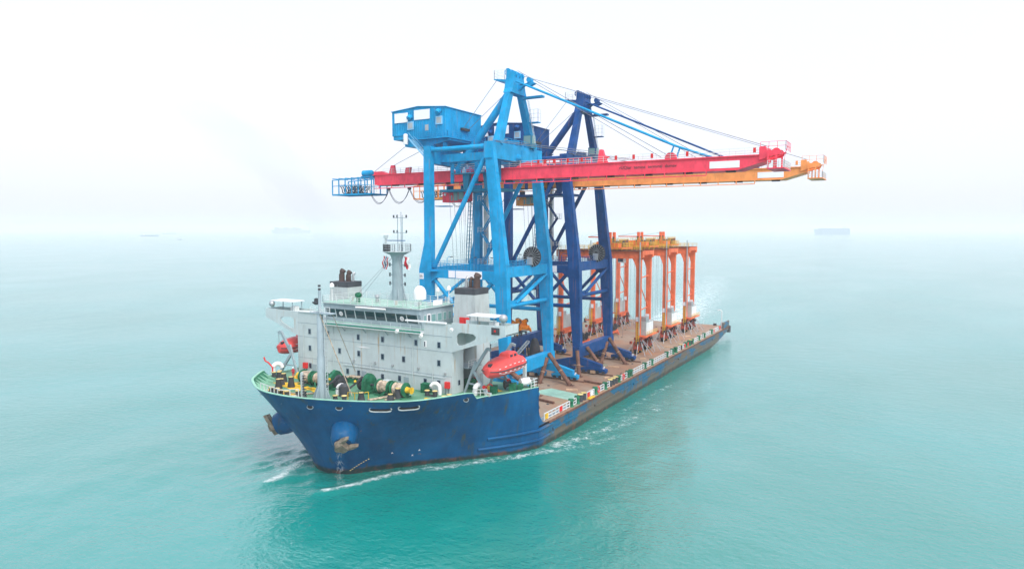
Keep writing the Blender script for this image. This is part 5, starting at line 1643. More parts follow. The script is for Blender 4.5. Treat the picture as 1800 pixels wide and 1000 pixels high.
    railing(MB(), [(53.0, by0 - 0.2, bz1 + 0.6), (57.0, by0 - 0.2, bz1 + 0.6), (57.0, by1, bz1 + 0.6)], 1.5, 1.3, 0.035, 2).build('railing', B, tip)
    for y in (by0 + 0.4, by1 - 0.6):
        MB().tube((55.4, y, bz1 + 0.4), (55.4, y + 0.4, bz1 + 0.4), 0.7, n=14).build('sheave', B, tip)
    MB().pipe([(56.9, by0 - 0.8, 48.3), (57.1, by0 - 0.9, 49.6), (57.4, by0 - 1.0, 50.6)], 0.06, 5).build('lamp_post', B, tip)
    # rear cage with hung cable
    F = M if B is MAT['red'] else B
    cage = MB()
    cx0, cx1, cz0, cz1 = -45.6, -33.2, 45.2, 49.2
    for y in (48.0, 53.4):
        for x in np.linspace(cx0, cx1, 7):
            zt_ = cz1 - 0.55 + 0.1 * (x - cx0) if x < -37 else cz1
            cage.beam((x, y, cz0), (x, y, min(zt_, cz1)), 0.2, 0.2)
        cage.beam((cx0, y, cz0), (cx1, y, cz0), 0.3, 0.35)
        cage.beam((cx0, y, cz1 - 0.5), (cx1, y, cz1), 0.18, 0.2)
        cage.beam((cx0, y, 47.3), (cx1, y, 47.3), 0.12, 0.14)
    for x in np.linspace(cx0, cx1, 7):
        cage.beam((x, 48.0, cz0), (x, 53.4, cz0), 0.2, 0.25)
        cage.beam((x, 48.0, cz1 - 0.1), (x, 53.4, cz1 - 0.1), 0.14, 0.16)
    cg = part('end_cage', cage, F)
    railing(MB(), [(-34.0, 47.6, cz0 + 0.2), (-31.4, 47.6, cz0 + 0.2)], 1.8, 0.9, 0.035).build('railing', MAT['rail_white'], cg)
    MB().box(cx0, cx1, 48.1, 53.3, cz0 - 0.02, cz0 + 0.06).build('cage_floor', F, cg)
    for k in range(11):
        x = cx0 + 1.8 + 0.62 * k
        MB().pipe([(x + 0.25 * math.sin(j * 0.9), 48.6 + 0.25 * j, 47.4 - 1.9 * math.sin(math.pi * j / 16) + 0.08 * (k % 3)) for j in range(17)], 0.12, 5).build('hung_cable', MAT['charcoal'], cg)
        MB().box(x - 0.12, x + 0.12, 48.5, 48.8, 47.2, 47.7).build('cable_trolley', MAT['white'], cg)
    MB().lathe((-36.0, 48.4, 50.0), (1, 0, 0), [(0.7, 0), (0.7, 2.6), (0.4, 3.0)], 12).build('winch_motor', F, cg, smooth=True)
    MB().box(-36.6, -32.8, 48.2, 49.6, 48.9, 49.4).build('winch_bed', F, cg)
    # festoon loops
    fx = [-34.0, -28.2, -22.2, -16.0]
    for a, b_ in zip(fx[:-1], fx[1:]):
        for dy in (0.0, 0.25):
            pts_ = []
            for j in range(15):
                t = j / 14
                pts_.append((a + (b_ - a) * t, by0 - 0.2 + dy, 46.2 - (3.4 - dy) * (1 - (2 * t - 1) ** 2) ** 0.9))
            MB().pipe(pts_, 0.06, 5).build('festoon_cable', MAT['charcoal'], boom)
        MB().box(b_ - 0.35, b_ + 0.35, by0 - 0.35, by0 + 0.1, 45.9, 46.3).build('festoon_carrier', MAT['charcoal'], boom)
    # driver cab under the boom
    cabp = MB().plate([(-14.4, 50.0, 45.3), (-8.4, 50.0, 45.3), (-8.4, 50.0, 43.2), (-9.6, 50.0, 42.9), (-14.4, 50.0, 42.9)], [], (0, 3.0, 0))
    cb = part('driver_cab', cabp, MAT['red'] if B is MAT['red'] else B, lab='small driver cab hanging under the boom')
    for x0, x1, z0, z1 in ((-11.4, -10.3, 43.2, 45.0), (-10.1, -8.7, 43.5, 45.0), (-12.1, -11.7, 43.2, 44.4)):
        MB().box(x0, x1, 49.93, 49.998, z0, z1).build('pane', MAT['cab_pane'], cb)
    MB().sphere((-13.6, 49.9, 44.6), 0.3).build('lamp', MAT['white'], cb)
    MB().box(-16.6, -13.6, 50.2, 52.8, 42.0, 42.2).build('cab_step', M, cb)
    for x in (-13.4, -9.6):
        MB().box(x - 0.2, x + 0.2, 50.4, 52.6, 45.3, 46.8).build('cab_hanger', M, cb)
    # hoist ropes
    for k in range(8):
        x = -11.6 + 1.05 * (k % 4) * 1.2
        y = 48.6 + 4.2 * (k // 4)
        part('hoist_rope', MB().tube((x, y, 45.2), (-10.0 + 0.75 * (k % 4), y + (0.5 if k < 4 else -0.5), 17.6), 0.045, n=4), MAT['wire'])
    # other ropes
    for p, q in (((0.6, 49.2, 68.0), (-7.9, 48.8, 58.4)), ((2.0, 51.8, 66.2), (-7.9, 50.8, 58.4)), ((5.2, 49.2, 69.0), (36.8, 49.2, 50.3)), ((5.2, 52.0, 68.4), (53.6, 52.0, 51.2)), ((8.2, 50.8, 66.6), (35.0, 50.8, 50.2)),
                 ((-20.4, 44.6, 54.8), (-33.0, 49.0, 50.4)), ((-16.4, 47.0, 54.6), (-27.3, 48.8, 51.4)), ((4.4, CY0 - 0.2, 54.3), (23.6, 48.8, 51.6)), ((4.4, CY0 + 0.6, 54.1), (23.6, 49.4, 51.2)), ((4.4, CY0 + 5, 54.3), (30.0, 49.6, 50.0))):
        part('wire_rope', MB().tube(p, q, 0.055, n=5), MAT['wire'])
    # --- stair tower and lift on the after starboard leg
    xl = -9.6
    zs = [29.0, 32.6, 36.2, 39.8, 43.4, 47.0]
    for k, z in enumerate(zs):
        xa = xl if k % 2 == 0 else xl + 2.6
        ld = part('stair_landing', MB().box(xa - 0.8, xa + 0.9, CY1 - 1.9, CY1 - 0.75, z - 0.12, z))
        railing(MB(), [(xa - 0.8, CY1 - 1.9, z), (xa + 0.9, CY1 - 1.9, z), (xa + 0.9, CY1 - 0.8, z)], 1.2, 0.9, 0.035).build('railing', MAT['rail_white'], ld)
        if k < len(zs) - 1:
            xb = xl + 2.6 if k % 2 == 0 else xl
            fl = MB()
            for y in (CY1 - 1.85, CY1 - 1.05):
                fl.beam((xa, y, z), (xb, y, zs[k + 1]), 0.1, 0.3)
            fl.build('stair_flight', M, ld)
    part('lift_shaft', MB().box(-9.7, -8.9, CY1 - 0.6, CY1 + 0.4, 29.0, 50.0), MAT['lamp'])
    lt = part('ladder_tower', ladder(ladder(MB(), (-14.4, CY1 - 0.4, 29.0), (-13.4, CY1 - 0.4, 46.0), (0.35, 0, 0), 0.9, 0.06), (-14.4, CY1 + 0.5, 29.0), (-13.4, CY1 + 0.5, 46.0), (0.35, 0, 0), 0.9, 0.06), MT)
    part('switch_cabinet', MB().box(-9.6, -8.2, CY1 - 3.4, CY1 - 1.4, 10.2, 17.2), MAT['white'])
    root.location = Vector(root.location) + Vector(delta)
    return root


MAT['teal'] = paint('teal_machinery_paint', (0.008, 0.20, 0.34), 0.45, 0.2, rust=0.15, dirt=0.4)
quay_crane('light blue quay crane with red boom standing directly behind the deckhouse', MAT['sky_blue'], MAT['red'], MAT['teal'], (0, 0, 0), 'rUQiar  temina  terminal  dumav', 'light blue corrugated machinery house')
quay_crane('navy blue quay crane with orange boom behind the light blue one', MAT['navy'], MAT['orange'], MAT['navy'], (2.9, 27.5, 0), '', 'navy corrugated machinery house')

# ------------------------------------------------------------------ rubber-tyred gantry cranes
def gantry_crane(label):
    x0, x1 = -9.4, 13.6            # starboard and port leg lines
    y0, y1 = 99.2, 107.0
    base = V((x0 + x1) / 2, (y0 + y1) / 2, ZDECK)
    root = thing('gantry_crane', label, 'crane', base, 'orange gantry cranes on the after deck')
    O, Yl, K = MAT['rtg'], MAT['rtg_yellow'], MAT['charcoal']

    def part(n, mb, mat=O, smooth=False):
        return mb.build(n, mat, root, smooth=smooth)
    zg0, zg1 = 29.2, 31.3
    for y in (y0, y1):
        g = part('main_girder', MB().plate([(x0 - 1.2, y - 0.55, zg0 + 0.4), (x0 - 0.6, y - 0.55, zg0), (x1 + 0.6, y - 0.55, zg0), (x1 + 1.2, y - 0.55, zg0 + 0.4), (x1 + 1.2, y - 0.55, zg1), (x0 - 1.2, y - 0.55, zg1)], [], (0, 1.1, 0)))
        MB().box(x0 - 1.2, x1 + 1.2, y - 0.62, y + 0.62, zg1, zg1 + 0.1).build('girder_flange', MAT['rusty'], g)
        s = 1 if y > 103 else -1
        railing(MB(), [(x0 - 1, y + s * 0.9, zg1 + 0.1), (x1 + 1, y + s * 0.9, zg1 + 0.1)], 1.1, 1.4, 0.04).build('railing', Yl, g)
        MB().box(x0 - 1, x1 + 1, y + s * 0.62, y + s * 1.0, zg1 - 0.1, zg1 + 0.05).build('walkway', MAT['rusty'], g)
        for x, sg in ((x0, 1), (x1, -1)):
            rows = []
            for z, wi, wo, d in ((8.3, 0.62, 0.62, 0.85), (26.4, 0.66, 0.66, 0.85), (27.6, 0.95, 0.68, 0.85), (29.2, 1.7, 0.7, 0.9)):
                a, b_ = x + sg * wi, x - sg * wo
                a, b_ = min(a, b_), max(a, b_)
                rows.append([V(a, y - d / 2, z), V(b_, y - d / 2, z), V(b_, y + d / 2, z), V(a, y + d / 2, z)])
            lg = part('leg', MB().loft(rows))
            MB().box(x - 0.45, x + 0.45, y - 0.62, y - 0.56, 12.6, 13.8).build('number_plate', MAT['board'], lg)
            # corner bogie with two big tyres
            bg = part('bogie', MB().plate([(x - 1.0, y - 0.9, 7.2), (x - 0.7, y - 1.9, 5.6), (x - 0.7, y - 1.9, 4.9), (x - 0.7, y + 1.9, 4.9), (x - 0.7, y + 1.9, 5.6), (x - 1.0, y + 0.9, 7.2)], [], (1.4, 0, 0)), MAT['rtg_dark'])
            for t in (-1.2, 1.2):
                w = MB().lathe((x - 0.5, y + t, 4.85), (1, 0, 0), [(0.45, 0), (0.82, 0.05), (0.85, 0.3), (0.85, 0.7), (0.82, 0.95), (0.45, 1.0)], 16).build('tyre', MAT['black'], bg, smooth=True)
                MB().lathe((x - 0.53, y + t, 4.85), (1, 0, 0), [(0.4, 0), (0.42, 1.06), (0.2, 1.1)], 10).build('rim', Yl, bg)
            MB().box(x - 0.9, x + 0.9, y - 0.75, y + 0.75, 7.2, 8.3).build('king_pin_housing', MAT['rtg_dark'], bg)
            for k in range(12):
                MB().cbox((x - 1.3 + 0.26 * ((k * 5) % 11), y - 1.9 + 0.36 * ((k * 7) % 11), 4.9 + 0.36 * ((k * 3) % 9)), 0.35 + 0.08 * (k % 4), 0.35 + 0.06 * (k % 3), 0.45 + 0.12 * (k % 3), rz=k * 0.4).build('hydraulic_unit', (K, MAT['rtg_dark'], K, Yl, MAT['lamp'], MAT['rtg_dark'])[k % 6], bg)
            for k in range(4):
                MB().pipe([(x + 0.9 - 0.4 * k, y - 1.0, 8.2), (x + 1.1 - 0.4 * k, y - 1.3 - 0.1 * k, 6.6), (x + 0.7 - 0.4 * k, y - 1.2, 5.0)], 0.06, 5).build('hydraulic_hose', MAT['black'], bg)
            for sx, sy in ((3.2, -3.4), (-2.0, -4.2), (3.6, 2.6), (-3.2, 3.4), (4.2, -1.2), (1.2, -4.4)):
                MB().tube((x + 0.3 * sx, y + 0.2 * sy, 7.6), (x + sx, y + sy, 4.02), 0.085, n=5).build('lashing_rod', MAT['lamp'], bg)
    for x in (x0, x1):
        part('sill_beam', MB().box(x - 0.55, x + 0.55, y0 + 0.9, y1 - 0.9, 7.4, 8.6))
        for z in (24.0, 15.4):
            part('side_tie', MB().tube((x, y0 + 0.5, z), (x, y1 - 0.5, z + 0.4), 0.16), smooth=True)
        part('side_brace', MB().tube((x, y0 + 0.5, 22.6), (x, y1 - 0.5, 16.0), 0.14), smooth=True)
        part('cable_conduit', MB().tube((x + (0.5 if x > 0 else -0.5), y0 - 0.8, 9.0), (x + (0.5 if x > 0 else -0.5), y0 - 0.8, 33.6), 0.17), MAT['lamp'])
        # power pack between the legs
        sgn = 1 if x > 0 else -1
        pk = part('power_pack', MB().box(min(x, x + sgn * 1.8), max(x, x + sgn * 1.8), y0 + 0.9, y1 - 0.9, 8.8, 12.4), MAT['funnel'])
        xf = x + sgn * 1.8
        for k in range(4):
            yy = y0 + 1.3 + 1.35 * k
            MB().box(min(xf, xf + sgn * 0.05), max(xf, xf + sgn * 0.05), yy, yy + 1.15, 9.1, 12.1).build('cabinet_door', MAT['white'], pk)
        MB().box(min(x, x + sgn * 1.7), max(x, x + sgn * 1.7), y0 + 1.2, y0 + 3.6, 12.42, 13.7).build('radiator', MAT['lamp'], pk)
        MB().box(min(x - sgn * 0.6, xf + sgn * 0.6), max(x - sgn * 0.6, xf + sgn * 0.6), y0 - 0.4, y1 + 1.2, 8.5, 8.72).build('pack_platform', O, pk)
        railing(MB(), [(xf + sgn * 0.5, y0 - 0.3, 8.72), (xf + sgn * 0.5, y1 + 1.1, 8.72)], 1.1, 1.3, 0.04, 2).build('railing', Yl, pk)
        cg = MB()
        for yy in (y0 - 1.3, y0 - 0.8):
            ladder(cg, (x + sgn * 0.2, yy, 5.6), (x + sgn * 0.2, yy, 12.5), (0.3, 0, 0), 0.6, 0.05)
        part('access_ladder', cg, Yl)
    for y in (y0 + 0.6, y1 - 0.6):
        pass
    for x in (x0 - 0.9, x1 + 0.9):
        part('end_tie', MB().box(x - 0.3, x + 0.3, y0 + 0.56, y1 - 0.56, 30.2, 31.2))
    # trolley on top
    tx = 4.6
    tr = part('trolley', MB().box(tx - 4.2, tx + 4.2, y0 - 0.3, y1 + 0.3, zg1 + 0.35, zg1 + 0.8))
    for dx, yy, w_, d_, h_ in ((-2.4, 101.0, 2.2, 2.6, 1.5), (1.6, 100.8, 2.6, 2.2, 1.2), (-1.8, 105.2, 2.6, 2.4, 1.6), (2.2, 105.4, 2.0, 2.0, 2.0)):
        MB().box(tx + dx - w_ / 2, tx + dx + w_ / 2, yy - d_ / 2, yy + d_ / 2, zg1 + 0.82, zg1 + 0.8 + h_).build('trolley_machinery', O if h_ < 1.6 else MAT['rusty'], tr)
    MB().tube((tx - 1.5, 103.0, zg1 + 1.7), (tx + 3.2, 103.0, zg1 + 1.7), 0.85, n=14).build('hoist_drum', MAT['charcoal'], tr, smooth=True)
    railing(MB(), [(tx - 4.2, y0 - 0.3, zg1 + 0.8), (tx + 4.2, y0 - 0.3, zg1 + 0.8), (tx + 4.2, y1 + 0.3, zg1 + 0.8), (tx - 4.2, y1 + 0.3, zg1 + 0.8), (tx - 4.2, y0 - 0.3, zg1 + 0.8)], 1.2, 1.1, 0.05).build('railing', Yl, tr)
    railing(MB(), [(tx - 2.0, y0 - 0.2, zg1 + 2.0), (tx + 3.0, y0 - 0.2, zg1 + 2.0), (tx + 3.0, y1, zg1 + 2.0)], 1.2, 0.9, 0.05).build('railing', Yl, tr)
    for yy in (101.6, 104.6):
        MB().box(tx - 0.7, tx + 0.1, yy - 0.25, yy + 0.25, zg1 + 0.9, zg1 + 4.9).build('trolley_mast', O, tr)
        MB().box(tx - 0.7, tx - 0.2, yy - 0.4, yy + 0.4, zg1 + 2.6, zg1 + 3.6).build('mast_motor', MAT['charcoal'], tr)
    MB().beam((tx - 7.4, 103.1, zg1 + 3.5), (tx - 0.5, 103.1, zg1 + 3.5), 0.3, 0.3).build('cable_arm', O, tr)
    MB().tube((tx - 7.2, 103.1, zg1 + 3.7), (tx - 0.4, 103.1, zg1 + 4.7), 0.04, n=4).build('arm_stay', MAT['wire'], tr)
    MB().plate([(tx - 6.6, 100.2, zg0 - 0.1), (tx - 4.4, 100.2, zg0 - 0.1), (tx - 4.4, 100.2, zg0 - 2.4), (tx - 6.2, 100.2, zg0 - 2.4)], [], (0, 2.0, 0)).build('driver_cab', MAT['white'], tr)
    MB().box(tx - 6.3, tx - 4.6, 100.14, 100.198, zg0 - 2.1, zg0 - 0.7).build('pane', MAT['pane'], tr)
    for k in range(8):
        x, y = tx - 2.6 + 1.7 * (k % 4), 101.4 + 3.4 * (k // 4)
        MB().tube((x, y, zg1 + 0.5), (x, y, 7.2), 0.04, n=4).build('hoist_rope', MAT['wire'], tr)
    return root


g1 = gantry_crane('orange rubber-tyred gantry crane nearest the navy quay crane')
copy_tree(g1, None, (-0.2, 23.0, 0), 'middle one of the three orange rubber-tyred gantry cranes')
copy_tree(g1, None, (0.0, 43.4, 0), 'orange rubber-tyred gantry crane standing closest to the stern')


# ------------------------------------------------------------------ container spreaders
def spreader(x, y, z, L, W, mat, label, heads, dark_top=False):
    root = thing('container_spreader', label, 'spreader', (x, y, z))
    p = lambda a, b_, c_: V(x + a, y + b_, z + c_)
    for s in (-1, 1):
        MB().box(x + s * W * 0.28 - 0.22, x + s * W * 0.28 + 0.22, y - L / 2, y + L / 2, z + 0.55, z + 1.15).build('main_beam', mat, root)
        e = MB().plate([p(-W / 2, s * L / 2, 0.0), p(W / 2, s * L / 2, 0.0), p(W / 2, s * L / 2, 0.5), p(W * 0.36, s * L / 2, 1.0), p(W * 0.36, s * L / 2, 1.35), p(-W * 0.36, s * L / 2, 1.35), p(-W * 0.36, s * L / 2, 1.0), p(-W / 2, s * L / 2, 0.5)],
                       [[p(-W * 0.22, s * L / 2, 0.55), p(W * 0.22, s * L / 2, 0.55), p(W * 0.22, s * L / 2, 0.95), p(-W * 0.22, s * L / 2, 0.95)]], (0, -s * 0.5, 0)).build('end_beam', mat, root)
        for t in (-1, 1):
            MB().cbox(p(t * (W / 2 - 0.15), s * (L / 2 - 0.1), 0.0), 0.35, 0.4, 0.6).build('corner_guide', mat, root)
    MB().box(x - W * 0.3, x + W * 0.3, y - L * 0.3, y + L * 0.3, z + 1.15, z + 1.5).build('headblock', MAT['charcoal'] if dark_top else mat, root)
    for s in heads:
        for t in (-1, 1):
            c0 = p(0, s * L * 0.24, 1.5)
            hm = MAT['charcoal'] if dark_top else mat
            MB().plate([c0 + V(-W * 0.42, t * 0.3, 0), c0 + V(W * 0.42, t * 0.3, 0), c0 + V(W * 0.36, t * 0.3, 0.7), c0 + V(W * 0.5, t * 0.3, 1.1), c0 + V(W * 0.46, t * 0.3, 1.6), c0 + V(W * 0.26, t * 0.3, 1.65), c0 + V(0, t * 0.3, 1.2), c0 + V(-W * 0.26, t * 0.3, 1.65), c0 + V(-W * 0.46, t * 0.3, 1.6), c0 + V(-W * 0.5, t * 0.3, 1.1), c0 + V(-W * 0.36, t * 0.3, 0.7)], [], (0, t * 0.14, 0)).build('sheave_plate', hm, root)
        for t in (-1, 1):
            MB().tube(c0 + V(t * W * 0.36, -0.28, 1.3), c0 + V(t * W * 0.36, 0.28, 1.3), 0.52, n=16).build('sheave', MAT['charcoal'], root)
    return root


spreader(-9.9, 76.0, 11.0, 7.2, 3.5, MAT['spreader'], 'amber container spreader hanging inside the light blue and navy crane legs', (-1, 1))
spreader(-4.2, 124.4, 4.3, 6.4, 2.6, MAT['rtg'], 'red-orange container spreader with black sheaves lying on deck amid the gantry cranes', (-1, 1), True)
spreader(-4.4, 103.0, 4.3, 6.4, 2.6, MAT['rtg'], 'dark-topped container spreader on deck behind the navy sill beam', (-1, 1), True)

# ------------------------------------------------------------------ rigging stand and loose gear under the amber spreader
stand = thing('rigging_stand', 'dark steel trestle stacked with navy boxes below the amber spreader', 'trestle', (-10.0, 76.5, ZDECK))
for y in (73.8, 76.0, 78.4):
    for s in (-1, 1):
        MB().beam((-10.0 + s * 1.8, y, ZDECK), (-10.0 + s * 0.9, y, 10.8), 0.3, 0.3).build('trestle_leg', MAT['charcoal'], stand)
    MB().beam((-11.2, y, 10.8), (-8.8, y, 10.8), 0.35, 0.35).build('trestle_cap', MAT['charcoal'], stand)
for y0_, y1_, z0_, z1_ in ((74.2, 75.8, 4.0, 8.2), (76.4, 78.2, 4.0, 9.0), (72.4, 73.6, 4.0, 7.2)):
    MB().box(-10.8, -8.9, y0_, y1_, z0_ + 0.003, z1_).build('navy_box', MAT['navy'], stand)
roll = MB().loft([[V(-7.6 + 1.5 * math.cos(R(a)) * s, 80.5 + 1.8 * math.sin(R(a)) * s, z) for a in range(0, 360, 30)] for z, s in ((4.0, 1.0), (6.0, 0.9), (7.6, 0.7), (8.8, 0.4), (9.0, 0.1))]).build('tarpaulin_bundle', MAT['charcoal'], None, smooth=True)
tag(roll, 'dark grey tarpaulin-covered bundle beside the trestle', 'tarpaulin')
gw = thing('gangway_frame', 'pale tangled gangway frame propped in front of the trestle', 'gangway', (-6.0, 68.0, ZDECK))
MB().beam((-8.0, 66.5, 4.1), (-4.0, 70.0, 10.0), 0.5, 0.3).build('stringer', MAT['rail_grey'], gw)
MB().beam((-7.0, 65.8, 4.1), (-3.0, 69.3, 10.0), 0.2, 0.3).build('stringer', MAT['rail_grey'], gw)
for k in range(7):
    a = V(-8.0, 66.5, 4.3).lerp(V(-4.0, 70.0, 10.1), k / 6)
    MB().beam(a, a + V(1.0, -0.7, 0), 0.12, 0.12).build('tread', MAT['rail_white'], gw)

# ------------------------------------------------------------------ sea-fastening pipes and loose steel on deck
def strut(p, q, r_, label, mat=MAT['rusty']):
    p, q = Vector(p), Vector(q)
    root = thing('steel_pipe', label, 'pipe', q, 'steel pipe struts bracing the cranes')
    MB().tube(p, q, r_, n=12).build('pipe', mat, root, smooth=True)
    m = p.lerp(q, 0.55)
    MB().tube(m, m + (q - p).normalized() * 0.12, r_ * 1.08, n=12).build('weld_collar', MAT['timber'], root)
    MB().cbox(q + V(0, 0, 0.02), r_ * 3, r_ * 3, 0.06).build('foot_plate', MAT['rusty'], root)


strut((8.1, 58.0, 9.9), (14.4, 55.7, 4.05), 0.48, 'rusty pipe strut raking outboard from the light blue crane sill beam')
strut((8.1, 57.0, 9.2), (7.6, 54.6, 4.05), 0.48, 'shorter rusty pipe strut standing under the light blue sill beam')
strut((11.0, 71.6, 9.6), (15.2, 72.6, 4.05), 0.45, 'grey-brown pipe strut at the near end of the navy sill beam')
strut((10.8, 66.8, 9.4), (12.4, 64.6, 4.05), 0.45, 'brown pipe strut in front of the near navy bogie')
strut((11.0, 85.4, 9.8), (16.2, 83.4, 4.05), 0.45, 'dark pipe strut raking outboard from the far end of the navy sill beam')
strut((10.9, 84.2, 9.0), (10.6, 81.0, 4.05), 0.45, 'brown pipe strut leaning under the far end of the navy sill beam')
strut((8.4, 41.0, 9.0), (12.8, 44.4, 4.05), 0.48, 'dark pipe strut just behind the forecastle bulkhead')
for (xa, ya, xb, yb, lab) in ((13.6, 41.6, 18.2, 40.4, 'rust-red steel beam lying on deck behind the forecastle'), (15.4, 60.6, 21.0, 59.4, 'dark steel rail length lying on deck beyond the light blue bogie')):
    o = MB().beam((xa, ya, 4.22), (xb, yb, 4.22), 0.5, 0.4).build('steel_beam', MAT['rusty'])
    tag(o, lab, 'beam')
# faded green working areas painted on the cargo deck (sheets 4 mm proud)
MB().plate([(9.6, 46.6, 4.004), (19.4, 44.6, 4.004), (20.4, 49.4, 4.004), (12.0, 51.6, 4.004)], [], (0, 0, 0.003)).build('deck_paint_patch', MAT['top_deck'], ship)
MB().box(X_P - 2.1, X_P - 0.9, 29.5, 158.0, 4.003, 4.007).build('edge_walkway_paint', MAT['grey_dark'], ship)

# ------------------------------------------------------------------ port deck edge: railings, rollers, bollards
RX = 21.9
for a, b_ in ((29.5, 39.6), (41.2, 42.5), (47.4, 50.9), (54.0, 56.0), (57.2, 59.0), (64.9, 66.2), (67.6, 69.2), (72.4, 80.4), (81.6, 85.4), (86.4, 97.2), (98.6, 102.2), (106.8, 114.0), (124.0, 127.8), (130.0, 133.8), (136.0, 142.4), (144.6, 151.6)):
    mb = MB()
    n = max(1, round((b_ - a) / 1.55))
    for i in range(n + 1):
        y = a + (b_ - a) * i / n
        mb.beam((RX, y, 4.0), (RX, y, 5.2), 0.16, 0.16)
    for z in (4.15, 4.68, 5.2):
        mb.beam((RX, a, z), (RX, b_, z), 0.13, 0.13)
    mb.build('edge_railing', MAT['rail_white'], ship)
for y in (40.3, 43.0, 51.6, 56.6, 64.2, 69.8, 71.6, 80.9, 85.9, 97.8, 102.8, 105.7, 115.0, 118.4, 121.6, 128.6, 134.6, 143.4):
    o = MB().lathe((RX, y, 4.0), (0, 0, 1), [(0.62, 0), (0.55, 0.15), (0.42, 0.3), (0.42, 0.95), (0.55, 1.1), (0.5, 1.45)], 10).build('roller_fairlead', MAT['green'], ship, smooth=True)
    MB().cbox((RX - 0.45, y + 0.3, 4.7), 0.35, 0.5, 1.4).build('fairlead_bracket', MAT['green'], o)
for y in (44.6, 46.2, 59.6, 61.2, 62.8, 110.4, 120.0):
    o = MB().lathe((RX - 0.1, y, 4.0), (0, 0, 1), [(0.5, 0), (0.48, 1.2), (0.62, 1.3), (0.62, 1.4)], 12).build('deck_bollard', MAT['charcoal'], ship, smooth=True)
    MB().lathe((RX - 0.1, y, 5.4), (0, 0, 1), [(0.6, 0.004), (0.5, 0.08), (0.1, 0.1)], 12).build('cap', MAT['cap'], o)
for y in (52.9, 66.8, 154.0):
    o = MB().pipe([(RX + 0.12, y + 0.55 * math.cos(R(a)), 4.72 + 0.55 * math.sin(R(a))) for a in range(0, 361, 30)], 0.13, 7).build('lifebuoy', MAT['lifeboat'], None, smooth=True)
    tag(o, {52.9: 'orange lifebuoy on the port deck edge closest to the forecastle', 66.8: 'orange lifebuoy on the port deck edge level with the navy crane', 154.0: 'orange lifebuoy on the port deck edge near the stern'}[y], 'lifebuoy', 'lifebuoys on the deck edge')
for y, m_ in ((35.8, 'fire_red'), (30.2, 'yellow'), (48.0, 'fire_red'), (49.6, 'white'), (113.9, 'fire_red'), (117.0, 'fire_red'), (146.4, 'fire_red')):
    MB().box(RX + 0.08, RX + 0.16, y - 0.55, y + 0.55, 4.2, 5.1).build('edge_panel', MAT[m_], ship)
MB().box(X_P - 0.6, X_P + 0.1, 46.9, 49.4, 4.01, 4.2).build('boarding_step', MAT['yellow'], ship)
# starboard edge, seen across the deck
for y in (50.0, 84.0, 92.0, 118.0, 127.0, 131.5, 136.0, 140.0, 148.0):
    o = MB().lathe((X_S + 0.8, y, 4.0), (0, 0, 1), [(0.6, 0), (0.5, 0.2), (0.45, 1.0), (0.6, 1.2), (0.5, 1.5)], 10).build('roller_fairlead', MAT['green'] if y % 2 else MAT['charcoal'], ship, smooth=True)
railing(MB(), [(X_S + 0.6, 28.0, 4.0), (X_S + 0.6, 160.0, 4.0)], 1.2, 3.0, 0.05).build('edge_railing', MAT['rail_grey'], ship)
for x in np.arange(-22, 21, 3.6):
    MB().beam((x, Y_STERN - 0.5, 4.0), (x, Y_STERN - 0.5, 5.4), 0.07, 0.07).build('stern_stanchion', MAT['rail_grey'], ship)
MB().pipe([(21.0, 160.6, 4.0), (21.0, 160.6, 9.4), (20.4, 160.6, 9.8), (19.6, 160.6, 9.5)], 0.12, 6).build('stern_light_post', MAT['white'], ship)
MB().box(17.6, 18.6, 163.0, 163.8, 4.0, 4.7).build('stern_chock', MAT['charcoal'], ship)

# ------------------------------------------------------------------ far ships in the haze
CAMX, CAMY = 75.7, -73.45


